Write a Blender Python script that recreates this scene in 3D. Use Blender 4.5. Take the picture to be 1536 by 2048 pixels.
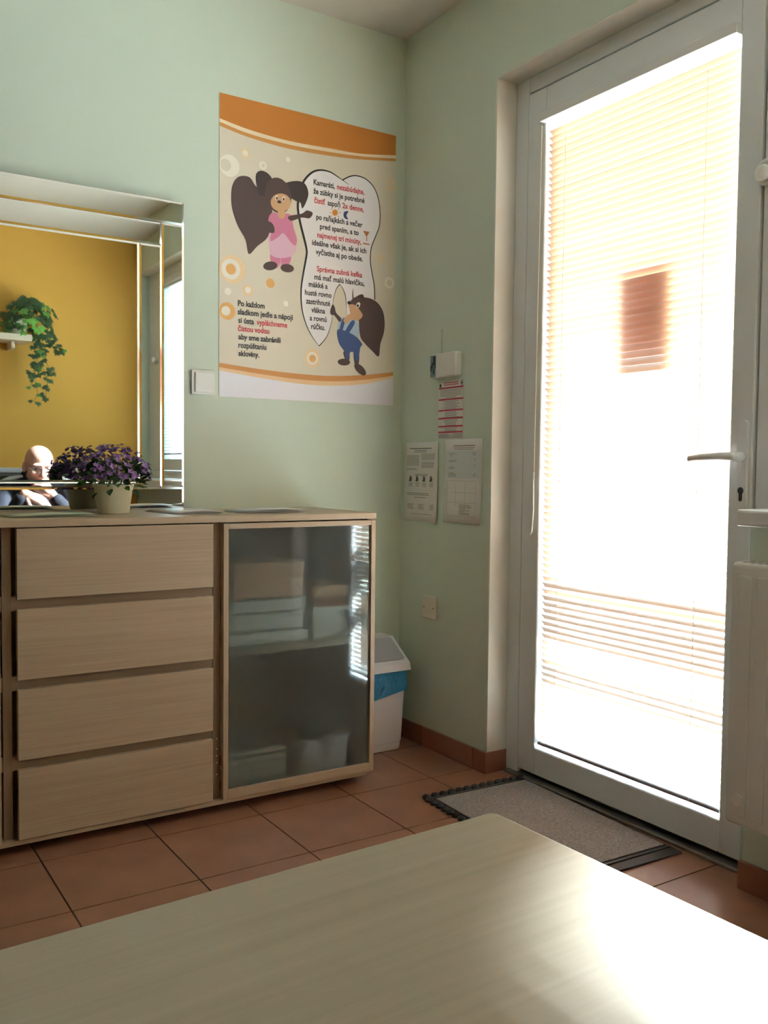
import bpy, bmesh, math, random
import numpy as np
from mathutils import Vector, Matrix

for o in list(bpy.data.objects):
    bpy.data.objects.remove(o, do_unlink=True)
SC = bpy.context.scene
COL = SC.collection
rnd = random.Random(7)

# ------------------------------------------------------------------ camera
CAM = (-1.9127, -2.8486, 1.01)
YAW, PITCH, ROLL, FPX = 0.5732, 0.0486, 0.0107, 1825.99
_fw = np.array([math.sin(YAW) * math.cos(PITCH), math.cos(YAW) * math.cos(PITCH), -math.sin(PITCH)])
_rt = np.array([math.cos(YAW), -math.sin(YAW), 0.0])
_up = np.cross(_rt, _fw)
_r2 = math.cos(ROLL) * _rt + math.sin(ROLL) * _up
_u2 = -math.sin(ROLL) * _rt + math.cos(ROLL) * _up
cam_d = bpy.data.cameras.new('camera')
cam_o = bpy.data.objects.new('camera', cam_d)
COL.objects.link(cam_o)
cam_o.matrix_world = Matrix(((_r2[0], _u2[0], -_fw[0], CAM[0]), (_r2[1], _u2[1], -_fw[1], CAM[1]),
                             (_r2[2], _u2[2], -_fw[2], CAM[2]), (0, 0, 0, 1)))
cam_d.sensor_fit = 'HORIZONTAL'
cam_d.sensor_width = 36.0
cam_d.lens = FPX / 1536 * 36.0
cam_d.clip_start = 0.02
SC.camera = cam_o


def ray(u, v):
    return (u - 768) / FPX * _r2 - (v - 1024) / FPX * _u2 + _fw


def hit(u, v, ax, val):
    d = ray(u, v)
    t = (val - CAM[ax]) / d[ax]
    return np.array(CAM) + t * d


# ------------------------------------------------------------------ world, sun, exposure
W = bpy.data.worlds.new('sky')
SC.world = W
W.use_nodes = True
bg = W.node_tree.nodes['Background']
bg.inputs['Color'].default_value = (0.62, 0.83, 1.0, 1)
bg.inputs['Strength'].default_value = 3.0
SUN_EL, SUN_AZ = math.radians(37.7), math.radians(25)
sun_d = bpy.data.lights.new('sun', 'SUN')
sun_d.energy = 120.0
sun_d.angle = math.radians(4)
sun_d.color = (0.85, 0.95, 1.0)
sun_o = bpy.data.objects.new('sun', sun_d)
COL.objects.link(sun_o)
_sd = Vector((math.cos(SUN_EL) * math.cos(SUN_AZ), math.cos(SUN_EL) * math.sin(SUN_AZ), math.sin(SUN_EL)))
sun_o.rotation_euler = _sd.to_track_quat('Z', 'Y').to_euler()
sun_o.location = (6, 1, 5)


def portal(name, loc, sy, sz):
    d = bpy.data.lights.new(name, 'AREA')
    d.shape = 'RECTANGLE'
    d.size, d.size_y = sz, sy
    d.cycles.is_portal = True
    o = bpy.data.objects.new(name, d)
    COL.objects.link(o)
    o.location = loc
    o.rotation_euler = (0, math.radians(90), 0)


portal('door_portal', (0.30, -1.03, 1.11), 0.95, 2.2)
portal('window_portal', (0.30, -2.33, 1.58), 1.66, 1.34)
SC.view_settings.view_transform = 'Standard'
SC.view_settings.look = 'None'
SC.view_settings.exposure = 0.86
SC.view_settings.gamma = 1.0
SC.view_settings.use_curve_mapping = False
SC.cycles.use_denoising = True
SC.cycles.max_bounces = 14
SC.cycles.diffuse_bounces = 8
SC.cycles.glossy_bounces = 6
SC.cycles.transmission_bounces = 8
SC.cycles.transparent_max_bounces = 12
SC.cycles.sample_clamp_indirect = 20.0
SC.cycles.caustics_reflective = False
SC.cycles.caustics_refractive = True
SC.cycles.blur_glossy = 0.5


# ------------------------------------------------------------------ materials
def s2l(c):
    return tuple(((x / 255) / 12.92 if x / 255 <= 0.04045 else ((x / 255 + 0.055) / 1.055) ** 2.4) for x in c)


def mat(name, col, rough=0.6, metal=0.0, var=0.0, vscale=8.0, bump=0.0, bscale=60.0, **kw):
    m = bpy.data.materials.new(name)
    m.use_nodes = True
    nt = m.node_tree
    b = nt.nodes['Principled BSDF']
    b.inputs['Base Color'].default_value = (*col, 1)
    b.inputs['Roughness'].default_value = rough
    b.inputs['Metallic'].default_value = metal
    for k, v in kw.items():
        b.inputs[k.replace('_', ' ')].default_value = v
    tc = nt.nodes.new('ShaderNodeTexCoord')
    if var:
        n = nt.nodes.new('ShaderNodeTexNoise')
        n.inputs['Scale'].default_value = vscale
        n.inputs['Detail'].default_value = 4
        nt.links.new(tc.outputs['Object'], n.inputs['Vector'])
        r = nt.nodes.new('ShaderNodeValToRGB')
        r.color_ramp.elements[0].color = (*[max(0, c * (1 - var)) for c in col], 1)
        r.color_ramp.elements[1].color = (*[min(1, c * (1 + var)) for c in col], 1)
        r.color_ramp.elements[0].position = 0.3
        r.color_ramp.elements[1].position = 0.7
        nt.links.new(n.outputs['Fac'], r.inputs['Fac'])
        nt.links.new(r.outputs['Color'], b.inputs['Base Color'])
    if bump:
        n2 = nt.nodes.new('ShaderNodeTexNoise')
        n2.inputs['Scale'].default_value = bscale
        n2.inputs['Detail'].default_value = 3
        nt.links.new(tc.outputs['Object'], n2.inputs['Vector'])
        bp = nt.nodes.new('ShaderNodeBump')
        bp.inputs['Strength'].default_value = bump
        bp.inputs['Distance'].default_value = 0.002
        nt.links.new(n2.outputs['Fac'], bp.inputs['Height'])
        nt.links.new(bp.outputs['Normal'], b.inputs['Normal'])
    return m


def wood(name, c0, c1, axis=0, rough=0.4, fine=220.0):
    """pale veneer: fine grain streaks that run along one axis"""
    m = bpy.data.materials.new(name)
    m.use_nodes = True
    nt = m.node_tree
    b = nt.nodes['Principled BSDF']
    tc = nt.nodes.new('ShaderNodeTexCoord')
    mp = nt.nodes.new('ShaderNodeMapping')
    s = [fine, fine, fine]
    s[axis] = 4.0
    mp.inputs['Scale'].default_value = s
    n = nt.nodes.new('ShaderNodeTexNoise')
    n.inputs['Scale'].default_value = 1.0
    n.inputs['Detail'].default_value = 3
    mp2 = nt.nodes.new('ShaderNodeMapping')
    s2 = [14.0, 14.0, 14.0]
    s2[axis] = 1.2
    mp2.inputs['Scale'].default_value = s2
    n2 = nt.nodes.new('ShaderNodeTexNoise')
    n2.inputs['Scale'].default_value = 1.0
    n2.inputs['Detail'].default_value = 2
    ad = nt.nodes.new('ShaderNodeMath')
    ad.operation = 'MULTIPLY_ADD'
    ad.inputs[1].default_value = 0.6
    mu = nt.nodes.new('ShaderNodeMath')
    mu.operation = 'MULTIPLY'
    mu.inputs[1].default_value = 0.4
    r = nt.nodes.new('ShaderNodeValToRGB')
    r.color_ramp.elements[0].position = 0.32
    r.color_ramp.elements[1].position = 0.66
    r.color_ramp.elements[0].color = (*c1, 1)
    r.color_ramp.elements[1].color = (*c0, 1)
    for mm in (mp, mp2):
        nt.links.new(tc.outputs['Object'], mm.inputs['Vector'])
    nt.links.new(mp.outputs['Vector'], n.inputs['Vector'])
    nt.links.new(mp2.outputs['Vector'], n2.inputs['Vector'])
    nt.links.new(n2.outputs['Fac'], mu.inputs[0])
    nt.links.new(n.outputs['Fac'], ad.inputs[0])
    nt.links.new(mu.outputs[0], ad.inputs[2])
    nt.links.new(ad.outputs[0], r.inputs['Fac'])
    nt.links.new(r.outputs['Color'], b.inputs['Base Color'])
    b.inputs['Roughness'].default_value = rough
    return m


def glass_thin(name, tint=(1, 1, 1), gloss=0.02):
    m = bpy.data.materials.new(name)
    m.use_nodes = True
    nt = m.node_tree
    nt.nodes.remove(nt.nodes['Principled BSDF'])
    out = nt.nodes['Material Output']
    t = nt.nodes.new('ShaderNodeBsdfTransparent')
    t.inputs['Color'].default_value = (*tint, 1)
    g = nt.nodes.new('ShaderNodeBsdfGlossy')
    g.inputs['Roughness'].default_value = gloss
    f = nt.nodes.new('ShaderNodeFresnel')
    f.inputs['IOR'].default_value = 1.4
    mx = nt.nodes.new('ShaderNodeMixShader')
    ge = nt.nodes.new('ShaderNodeNewGeometry')
    iv = nt.nodes.new('ShaderNodeMath')
    iv.operation = 'SUBTRACT'
    iv.inputs[0].default_value = 1.0
    ml = nt.nodes.new('ShaderNodeMath')
    ml.operation = 'MULTIPLY'
    nt.links.new(ge.outputs['Backfacing'], iv.inputs[1])
    nt.links.new(iv.outputs[0], ml.inputs[0])
    nt.links.new(f.outputs[0], ml.inputs[1])
    nt.links.new(ml.outputs[0], mx.inputs[0])
    nt.links.new(t.outputs[0], mx.inputs[1])
    nt.links.new(g.outputs[0], mx.inputs[2])
    nt.links.new(mx.outputs[0], out.inputs['Surface'])
    return m


def frosted(name):
    """satin glass: the front face mirrors sharply, what stands behind it is blurred"""
    m = bpy.data.materials.new(name)
    m.use_nodes = True
    nt = m.node_tree
    nt.nodes.remove(nt.nodes['Principled BSDF'])
    out = nt.nodes['Material Output']
    rf = nt.nodes.new('ShaderNodeBsdfRefraction')
    rf.inputs['Roughness'].default_value = 0.285
    rf.inputs['IOR'].default_value = 1.07
    rf.inputs['Color'].default_value = (0.90, 0.96, 0.96, 1)
    df = nt.nodes.new('ShaderNodeBsdfDiffuse')
    df.inputs['Color'].default_value = (0.48, 0.53, 0.55, 1)
    m1 = nt.nodes.new('ShaderNodeMixShader')
    m1.inputs[0].default_value = 0.085
    g = nt.nodes.new('ShaderNodeBsdfGlossy')
    g.inputs['Roughness'].default_value = 0.004
    f = nt.nodes.new('ShaderNodeFresnel')
    f.inputs['IOR'].default_value = 1.5
    mx = nt.nodes.new('ShaderNodeMixShader')
    nt.links.new(rf.outputs[0], m1.inputs[1])
    nt.links.new(df.outputs[0], m1.inputs[2])
    nt.links.new(f.outputs[0], mx.inputs[0])
    nt.links.new(m1.outputs[0], mx.inputs[1])
    nt.links.new(g.outputs[0], mx.inputs[2])
    nt.links.new(mx.outputs[0], out.inputs['Surface'])
    return m


def translucent_mix(name, col, fac=0.4, tcol=None, rough=0.6):
    m = bpy.data.materials.new(name)
    m.use_nodes = True
    nt = m.node_tree
    b = nt.nodes['Principled BSDF']
    b.inputs['Base Color'].default_value = (*col, 1)
    b.inputs['Roughness'].default_value = rough
    t = nt.nodes.new('ShaderNodeBsdfTranslucent')
    t.inputs['Color'].default_value = (*(tcol or col), 1)
    mx = nt.nodes.new('ShaderNodeMixShader')
    mx.inputs[0].default_value = fac
    nt.links.new(b.outputs[0], mx.inputs[1])
    nt.links.new(t.outputs[0], mx.inputs[2])
    nt.links.new(mx.outputs[0], nt.nodes['Material Output'].inputs['Surface'])
    return m


M = {}
M['mint'] = mat('mint_wall_paint', (0.615, 0.715, 0.615), 0.85, var=0.02, vscale=1.5, bump=0.08, bscale=180)
M['yellow'] = mat('mustard_wall_paint', (0.66, 0.365, 0.065), 0.85, var=0.03, vscale=1.5, bump=0.08, bscale=180)
M['ceiling'] = mat('white_ceiling_paint', (0.66, 0.65, 0.62), 0.9, bump=0.06, bscale=150)
M['reveal'] = mat('reveal_plaster', (0.76, 0.76, 0.70), 0.8, bump=0.05, bscale=160)
M['tile'] = mat('terracotta_floor_tile', (0.30, 0.152, 0.098), 0.30, var=0.16, vscale=7, bump=0.05, bscale=30)
M['tile2'] = mat('terracotta_skirting_tile', (0.30, 0.135, 0.085), 0.35, var=0.12, vscale=9)
M['grout'] = mat('grey_grout', (0.10, 0.075, 0.06), 0.9, bump=0.1)
M['pvc'] = mat('white_plastic_frame', (0.72, 0.77, 0.79), 0.35)
M['gasket'] = mat('black_rubber_gasket', (0.02, 0.02, 0.022), 0.7)
M['alu'] = mat('threshold_aluminium', (0.30, 0.30, 0.30), 0.45, metal=0.8)
M['glass'] = glass_thin('clear_pane')
M['slat'] = mat('amber_slat_lacquer', (0.48, 0.335, 0.235), 0.42)
M['slat2'] = mat('pale_slat_lacquer', (0.70, 0.68, 0.62), 0.38)
M['cord'] = mat('beige_blind_cord', (0.75, 0.66, 0.5), 0.8)
M['railw'] = mat('blind_headrail_white', (0.74, 0.76, 0.76), 0.4)
M['railb'] = mat('blind_bottom_rail', (0.22, 0.20, 0.20), 0.4)
M['handle'] = mat('white_door_handle', (0.72, 0.76, 0.80), 0.28)
M['dark'] = mat('dark_metal', (0.05, 0.055, 0.06), 0.5)
M['birch'] = wood('birch_veneer_horizontal', (0.48, 0.385, 0.275), (0.40, 0.31, 0.21), 0, 0.38)
M['birchv'] = wood('birch_veneer_vertical', (0.48, 0.385, 0.275), (0.40, 0.31, 0.21), 2, 0.38)
M['birchd'] = wood('recess_shaded_rail_veneer', (0.36, 0.27, 0.18), (0.29, 0.21, 0.14), 0, 0.5)  # birch darkened: shade of the drawer gaps put into the colour
M['birchdv'] = wood('recess_shaded_divider_veneer', (0.30, 0.215, 0.145), (0.24, 0.165, 0.11), 2, 0.5)  # darker still, for the shade in the upright recesses
M['tabletop'] = wood('pale_table_veneer', (0.445, 0.39, 0.29), (0.375, 0.325, 0.235), 0, 0.40, 160)
M['frost'] = frosted('satin_glass')
M['mirror'] = mat('silvered_mirror', (0.86, 0.90, 0.88), 0.015, metal=1.0)
M['bevel'] = mat('bevelled_mirror_edge', (0.93, 0.94, 0.90), 0.06, metal=1.0)
M['white'] = mat('white_plastic', (0.78, 0.79, 0.76), 0.35)
M['cream'] = mat('cream_plastic', (0.72, 0.68, 0.58), 0.4)
M['radw'] = mat('white_radiator_enamel', (0.70, 0.74, 0.73), 0.3)
M['paper'] = mat('white_paper', (0.76, 0.76, 0.75), 0.75)


# ------------------------------------------------------------------ helpers
class MB:
    def __init__(s):
        s.v, s.f, s.mi = [], [], []

    def add(s, vs, fs, mi=0):
        n = len(s.v)
        s.v += [tuple(map(float, p)) for p in vs]
        for f in fs:
            s.f.append(tuple(i + n for i in f))
            s.mi.append(mi)
        return s

    def box(s, x0, x1, y0, y1, z0, z1, mi=0):
        x0, x1 = min(x0, x1), max(x0, x1)
        y0, y1 = min(y0, y1), max(y0, y1)
        z0, z1 = min(z0, z1), max(z0, z1)
        vs = [(x0, y0, z0), (x1, y0, z0), (x1, y1, z0), (x0, y1, z0), (x0, y0, z1), (x1, y0, z1), (x1, y1, z1), (x0, y1, z1)]
        return s.add(vs, [(0, 3, 2, 1), (4, 5, 6, 7), (0, 1, 5, 4), (1, 2, 6, 5), (2, 3, 7, 6), (3, 0, 4, 7)], mi)

    def prism(s, poly, fn, mi=0):
        """poly: 2-D outline, fn(a,b,side) -> 3-D"""
        n = len(poly)
        vs = [fn(a, b, 0) for a, b in poly] + [fn(a, b, 1) for a, b in poly]
        fs = [tuple(range(n))[::-1], tuple(range(n, 2 * n))]
        fs += [(i, (i + 1) % n, n + (i + 1) % n, n + i) for i in range(n)]
        return s.add(vs, fs, mi)

    def tube(s, pts, r, seg=8, mi=0, cap=True):
        pts = [Vector(p) for p in pts]
        rs = r if isinstance(r, (list, tuple)) else [r] * len(pts)
        n = len(pts)
        base = len(s.v)
        t0 = (pts[1] - pts[0]).normalized()
        ref = Vector((0, 0, 1)) if abs(t0.z) < 0.9 else Vector((1, 0, 0))
        nx = t0.cross(ref).normalized()
        for i, p in enumerate(pts):
            t = (pts[min(i + 1, n - 1)] - pts[max(i - 1, 0)]).normalized()
            nx = (nx - t * nx.dot(t)).normalized()
            ny = t.cross(nx)
            for k in range(seg):
                a = 2 * math.pi * k / seg
                q = p + (nx * math.cos(a) + ny * math.sin(a)) * rs[i]
                s.v.append(tuple(q))
        for i in range(n - 1):
            for k in range(seg):
                a, b = base + i * seg + k, base + i * seg + (k + 1) % seg
                s.f.append((a, b, b + seg, a + seg))
                s.mi.append(mi)
        if cap:
            s.f.append(tuple(base + k for k in range(seg))[::-1])
            s.f.append(tuple(base + (n - 1) * seg + k for k in range(seg)))
            s.mi += [mi, mi]
        return s

    def lathe(s, prof, c=(0, 0, 0), seg=32, mi=0):
        base = len(s.v)
        for r, z in prof:
            for k in range(seg):
                a = 2 * math.pi * k / seg
                s.v.append((c[0] + r * math.cos(a), c[1] + r * math.sin(a), c[2] + z))
        for i in range(len(prof) - 1):
            for k in range(seg):
                a, b = base + i * seg + k, base + i * seg + (k + 1) % seg
                s.f.append((a, b, b + seg, a + seg))
                s.mi.append(mi)
        s.f.append(tuple(base + k for k in range(seg))[::-1])
        s.f.append(tuple(base + (len(prof) - 1) * seg + k for k in range(seg)))
        s.mi += [mi, mi]
        return s

    def disc(s, c, u, v, r, seg=32, mi=0, r2=None):
        c, u, v = Vector(c), Vector(u), Vector(v)
        ring = [c + (u * math.cos(2 * math.pi * k / seg) + v * math.sin(2 * math.pi * k / seg)) * r for k in range(seg)]
        if r2 is None:
            return s.add(ring, [tuple(range(seg))], mi)
        ring2 = [c + (u * math.cos(2 * math.pi * k / seg) + v * math.sin(2 * math.pi * k / seg)) * r2 for k in range(seg)]
        return s.add(ring + ring2, [(k, (k + 1) % seg, seg + (k + 1) % seg, seg + k) for k in range(seg)], mi)

    def mesh(s, name, mats, smooth=False):
        me = bpy.data.meshes.new(name)
        me.from_pydata(s.v, [], s.f)
        for m in (mats if isinstance(mats, (list, tuple)) else [mats]):
            me.materials.append(M[m] if isinstance(m, str) else m)
        for p, i in zip(me.polygons, s.mi):
            p.material_index = i
            p.use_smooth = smooth
        me.update()
        return me

    def build(s, name, mats, parent=None, smooth=False, bevel=0.0, seg=2, **kw):
        me = s.mesh(name, mats, smooth)
        o = bpy.data.objects.new(name, me)
        COL.objects.link(o)
        if parent is not None:
            o.parent = parent
        if bevel:
            b = o.modifiers.new('edge', 'BEVEL')
            b.width = bevel
            b.segments = seg
            b.limit_method = 'ANGLE'
            b.angle_limit = math.radians(40)
        tag(o, **kw)
        return o


def tag(o, label=None, cat=None, group=None, kind=None):
    if label:
        o['label'] = label
    if cat:
        o['category'] = cat
    if group:
        o['group'] = group
    if kind:
        o['kind'] = kind
    return o


def thing(name, label, cat, group=None, loc=(0, 0, 0), kind=None):
    o = bpy.data.objects.new(name, None)
    COL.objects.link(o)
    o.location = loc
    o.empty_display_size = 0.05
    return tag(o, label, cat, group, kind)


def box(name, m, b, parent=None, **kw):
    return MB().box(*b).build(name, m, parent, **kw)


def link(name, me, parent, mw):
    o = bpy.data.objects.new(name, me)
    COL.objects.link(o)
    o.parent = parent
    o.matrix_local = mw
    return o


# ------------------------------------------------------------------ room shell
H = 2.576
XL, YF = -5.2, -3.2           # left wall, front (mustard) wall
RY, OT = -0.524, 2.262        # door reveal edge, lintel
DE = 0.082                    # depth of the door frame behind the wall face
PY = -1.50                    # where the parapet below the window begins
WE = -3.1985                   # end of the window opening
SZ = 0.885                    # parapet top
WT = 0.20                     # outer face of the window wall

box('wall_back', 'mint', (XL - 0.2, WT, 0, 0.18, -0.2, H + 0.2), kind='structure')
mb = MB()
mb.box(0, WT, RY, 0, -0.2, H + 0.2)
mb.box(0, WT, WE, RY, OT, H + 0.2)
mb.box(0, WT, WE, PY, -0.2, SZ)
mb.box(0, WT, YF - 0.18, WE, -0.2, H + 0.2)
mb.build('wall_right', 'mint', kind='structure')
box('wall_front', 'yellow', (XL - 0.2, -0.0005, YF - 0.18, YF, -0.2, H + 0.2), kind='structure')
box('wall_left', 'mint', (XL - 0.2, XL, YF - 0.0005, -0.0005, -0.2, H + 0.2), kind='structure')
box('ceiling', 'ceiling', (XL - 0.2, WT, YF - 0.18, 0.18, H, H + 0.2), kind='structure')

# plaster lining of the door reveal
t = MB()
t.box(0.001, DE, RY - 0.004, RY, 0.07, OT)
t.box(0.001, DE, WE, RY, OT - 0.004, OT)
t.build('trim_1', 'reveal', kind='structure')

# tiled floor
floor = box('floor', 'grout', (XL - 0.2, WT, YF - 0.18, 0.18, -0.2, -0.003), kind='structure')
TP, TG = 0.3047, 0.0045
xs = [-0.184 + TP * k for k in range(2, -18, -1)]
ys = [-0.166 + TP * k for k in range(1, -12, -1)]
full_tile = MB().box(-(TP - TG) / 2, (TP - TG) / 2, -(TP - TG) / 2, (TP - TG) / 2, -0.0028, 0).mesh('tile', 'tile')
for i in range(len(xs) - 1):
    for j in range(len(ys) - 1):
        x0, x1, y0, y1 = xs[i + 1] + TG / 2, xs[i] - TG / 2, ys[j + 1] + TG / 2, ys[j] - TG / 2
        X0, X1, Y0, Y1 = max(x0, XL), min(x1, 0.10), max(y0, YF), min(y1, 0.0)
        if X0 > -0.0 and Y1 > RY and Y0 > RY:
            continue
        if X1 - X0 < 0.01 or Y1 - Y0 < 0.01:
            continue
        if x1 > 0 and not (y1 < RY + 0.001 and y0 > PY - 0.001):     # clipped at the wall except in the doorway
            if X0 < 0:
                box('tile', 'tile', (X0, 0.0, Y0, Y1, -0.0028, 0), floor)
            a, b = max(Y0, PY), min(Y1, RY)
            if b - a > 0.01:
                box('tile', 'tile', (max(0.0005, X0), X1, a, b, -0.0028, 0), floor)
            continue
        if (X0, X1, Y0, Y1) == (x0, x1, y0, y1):
            link('tile', full_tile, floor, Matrix.Translation(((x0 + x1) / 2, (y0 + y1) / 2, 0)))
        else:
            box('tile', 'tile', (X0, X1, Y0, Y1, -0.0028, 0), floor)


def skirting(name, side, pieces):
    e = thing(name, None, None, kind='structure')
    for b in pieces:
        box('tile', 'tile2', b, e, bevel=0.002)
    return e


BT, BH = 0.010, 0.070
sk = skirting('baseboard_right', 'right',
              [(-BT, 0, a + 0.002, b - 0.002, 0.0005, BH) for a, b in ((-0.167, -BT), (-0.467, -0.167), (RY - BT, -0.467))] +
              [(-BT + 0.0, DE, RY - BT, RY - 0.0045, 0.0005, BH)] +
              [(-BT, 0, a + 0.002, b - 0.002, 0.0005, BH) for a, b in
               [(-1.794 - 0.3 * k, -1.494 - 0.3 * k) for k in range(5)] + [(YF + 0.012, -2.994)]])
skirting('baseboard_back', 'back', [(max(XL, -0.3 * (k + 1)) + 0.002, -0.3 * k - (0.012 if k == 0 else 0.002), -BT, 0, 0.0005, BH) for k in range(18)])
skirting('baseboard_front', 'front', [(max(XL, -0.3 * (k + 1)) + 0.002, -0.3 * k - (0.012 if k == 0 else 0.002), YF, YF + BT, 0.0005, BH) for k in range(18)])


# ------------------------------------------------------------------ glazed door
door = thing('door_1', 'white plastic glazed door with a lever handle', None, kind='structure')
SWL, SWR = RY - 0.068, -1.445     # sash left / right
SB, ST = 0.025, 2.205
GL, GR, GB, GT = -0.675, -1.376, 0.111, 2.090
mb = MB()
mb.box(DE, 0.15, RY - 0.004, SWL + 0.003, 0.0, OT - 0.004)
mb.box(DE, 0.15, SWL, SWR, ST + 0.003, OT - 0.004)
mb.box(DE, 0.15, SWR - 0.003, -1.565, 0.0, OT - 0.004)
mb.build('frame', 'pvc', door, bevel=0.004)
g = MB()
g.box(0.096, 0.14, SWL + 0.0035, SWL - 0.004, 0.001, ST + 0.003)
g.box(0.096, 0.14, SWR + 0.004, SWR - 0.0035, 0.001, ST + 0.003)
g.box(0.096, 0.14, SWL, SWR, ST - 0.004, ST + 0.003)
g.box(0.100, 0.14, SWL, SWR, 0.001, SB + 0.004)
g.build('gasket', 'gasket', door)
box('threshold', 'alu', (0.060, 0.15, RY - 0.02, -1.50, 0.0003, 0.010), door, bevel=0.003)
XF = 0.076
sash = thing('sash', None, None)
sash.parent = door
g = 0.0035
for nm, b in (('stile', (XF, 0.138, SWL - g, GL, SB, ST - g)), ('stile', (XF, 0.138, GR, SWR + g, SB, ST - g)),
              ('rail', (XF, 0.138, GL, GR, GT, ST - g)), ('rail', (XF, 0.138, GL, GR, SB, GB))):
    box(nm, 'pvc', b, sash, bevel=0.004)
box('pane', 'glass', (0.116, 0.120, GL + 0.004, GR - 0.004, GB - 0.004, GT + 0.004), door)
# handle
plate = thing('handle', None, None)
plate.parent = door
HY = -1.419


def rrect(w, h, r, seg=6):
    pts = []
    for cx, cy, a0 in ((w / 2 - r, h / 2 - r, 0), (-w / 2 + r, h / 2 - r, 90), (-w / 2 + r, -h / 2 + r, 180), (w / 2 - r, -h / 2 + r, 270)):
        for k in range(seg + 1):
            a = math.radians(a0 + 90 * k / seg)
            pts.append((cx + r * math.cos(a), cy + r * math.sin(a)))
    return pts


MB().prism(rrect(0.032, 0.228, 0.014), lambda a, b, s: (XF - 0.010 * s + 0.0005, HY - a, 1.024 + b)).build('plate', 'handle', plate, bevel=0.003)
lv = MB()
lv.tube([(XF - 0.008, HY, 1.046), (XF - 0.030, HY, 1.046)], 0.0125, 16)
lv.tube([(XF - 0.036, HY - 0.006, 1.046), (XF - 0.040, HY + 0.004, 1.047), (XF - 0.043, HY + 0.04, 1.047), (XF - 0.046, HY + 0.09, 1.045), (XF - 0.048, HY + 0.128, 1.040)],
        [0.011, 0.0115, 0.010, 0.0088, 0.0085], 12)
lv.tube([(XF - 0.024, HY, 1.046), (XF - 0.044, HY, 1.046)], 0.0118, 16)
lv.build('lever', 'handle', plate, smooth=True)
kh = MB()
kh.disc((XF - 0.0102, HY, 0.962), (0, 1, 0), (0, 0, 1), 0.0088, 20)
kh.box(XF - 0.0102, XF - 0.0098, HY - 0.005, HY + 0.005, 0.940, 0.962)
kh.disc((XF - 0.0102, HY, 0.940), (0, 1, 0), (0, 0, 1), 0.005, 16)
kh.build('keyhole', 'dark', plate)

# ------------------------------------------------------------------ window beside the door
win = thing('window_1', 'white plastic window above the radiator', None, kind='structure')
mb = MB()
mb.box(DE, 0.15, -1.567, -1.62, SZ + 0.04, OT - 0.004)
mb.box(DE, 0.15, -3.09, WE + 0.001, SZ + 0.04, OT - 0.004)
mb.box(DE, 0.15, -1.62, -3.09, OT - 0.06, OT - 0.004)
mb.box(DE, 0.15, -1.62, -3.09, SZ + 0.04, SZ + 0.09)
mb.build('frame', 'pvc', win, bevel=0.004)
mb = MB()
ws = thing('sash', None, None)
ws.parent = win
for nm, b in (('stile', (XF, 0.138, -1.623, -1.70, 0.978, 2.199)), ('stile', (XF, 0.138, -2.935, -3.087, 0.978, 2.199)),
              ('rail', (XF, 0.138, -1.70, -2.935, 2.13, 2.199)), ('rail', (XF, 0.138, -1.70, -2.935, 0.978, 1.05))):
    box(nm, 'pvc', b, ws, bevel=0.004)
box('pane', 'glass', (0.116, 0.120, -1.697, -2.938, 1.046, 2.134), win)
sill = MB().box(-0.10, DE + 0.02, -1.527, WE + 0.002, SZ, SZ + 0.038).build('sill', 'pvc', win, bevel=0.006)


def round_knob(y, z, label):
    e = thing('round_hook', label, 'hook', loc=(XF if y < -3 else DE, y, z))
    d = MB()
    d.lathe([(0.030, 0.0), (0.033, 0.003), (0.033, 0.007), (0.029, 0.011), (0.024, 0.011), (0.022, 0.008), (0.012, 0.007)], seg=36)
    for o in (d.build('rose', 'white', e, smooth=True),):
        o.rotation_euler = (0, math.radians(-90), 0)
    d = MB().lathe([(0.012, 0.0), (0.012, 0.006), (0.018, 0.011), (0.020, 0.020), (0.016, 0.026), (0.006, 0.028)], seg=28)
    o = d.build('button', 'white', e, smooth=True)
    o.rotation_euler = (0, math.radians(-90), 0)
    o.location = (-0.006, 0, -0.006)
    return e


round_knob(-1.460, 1.735, 'round white plastic hook on the frame post between glazed door and window')
round_knob(-3.03, 1.70, 'round white plastic hook on the window frame beside the mustard wall')


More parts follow.
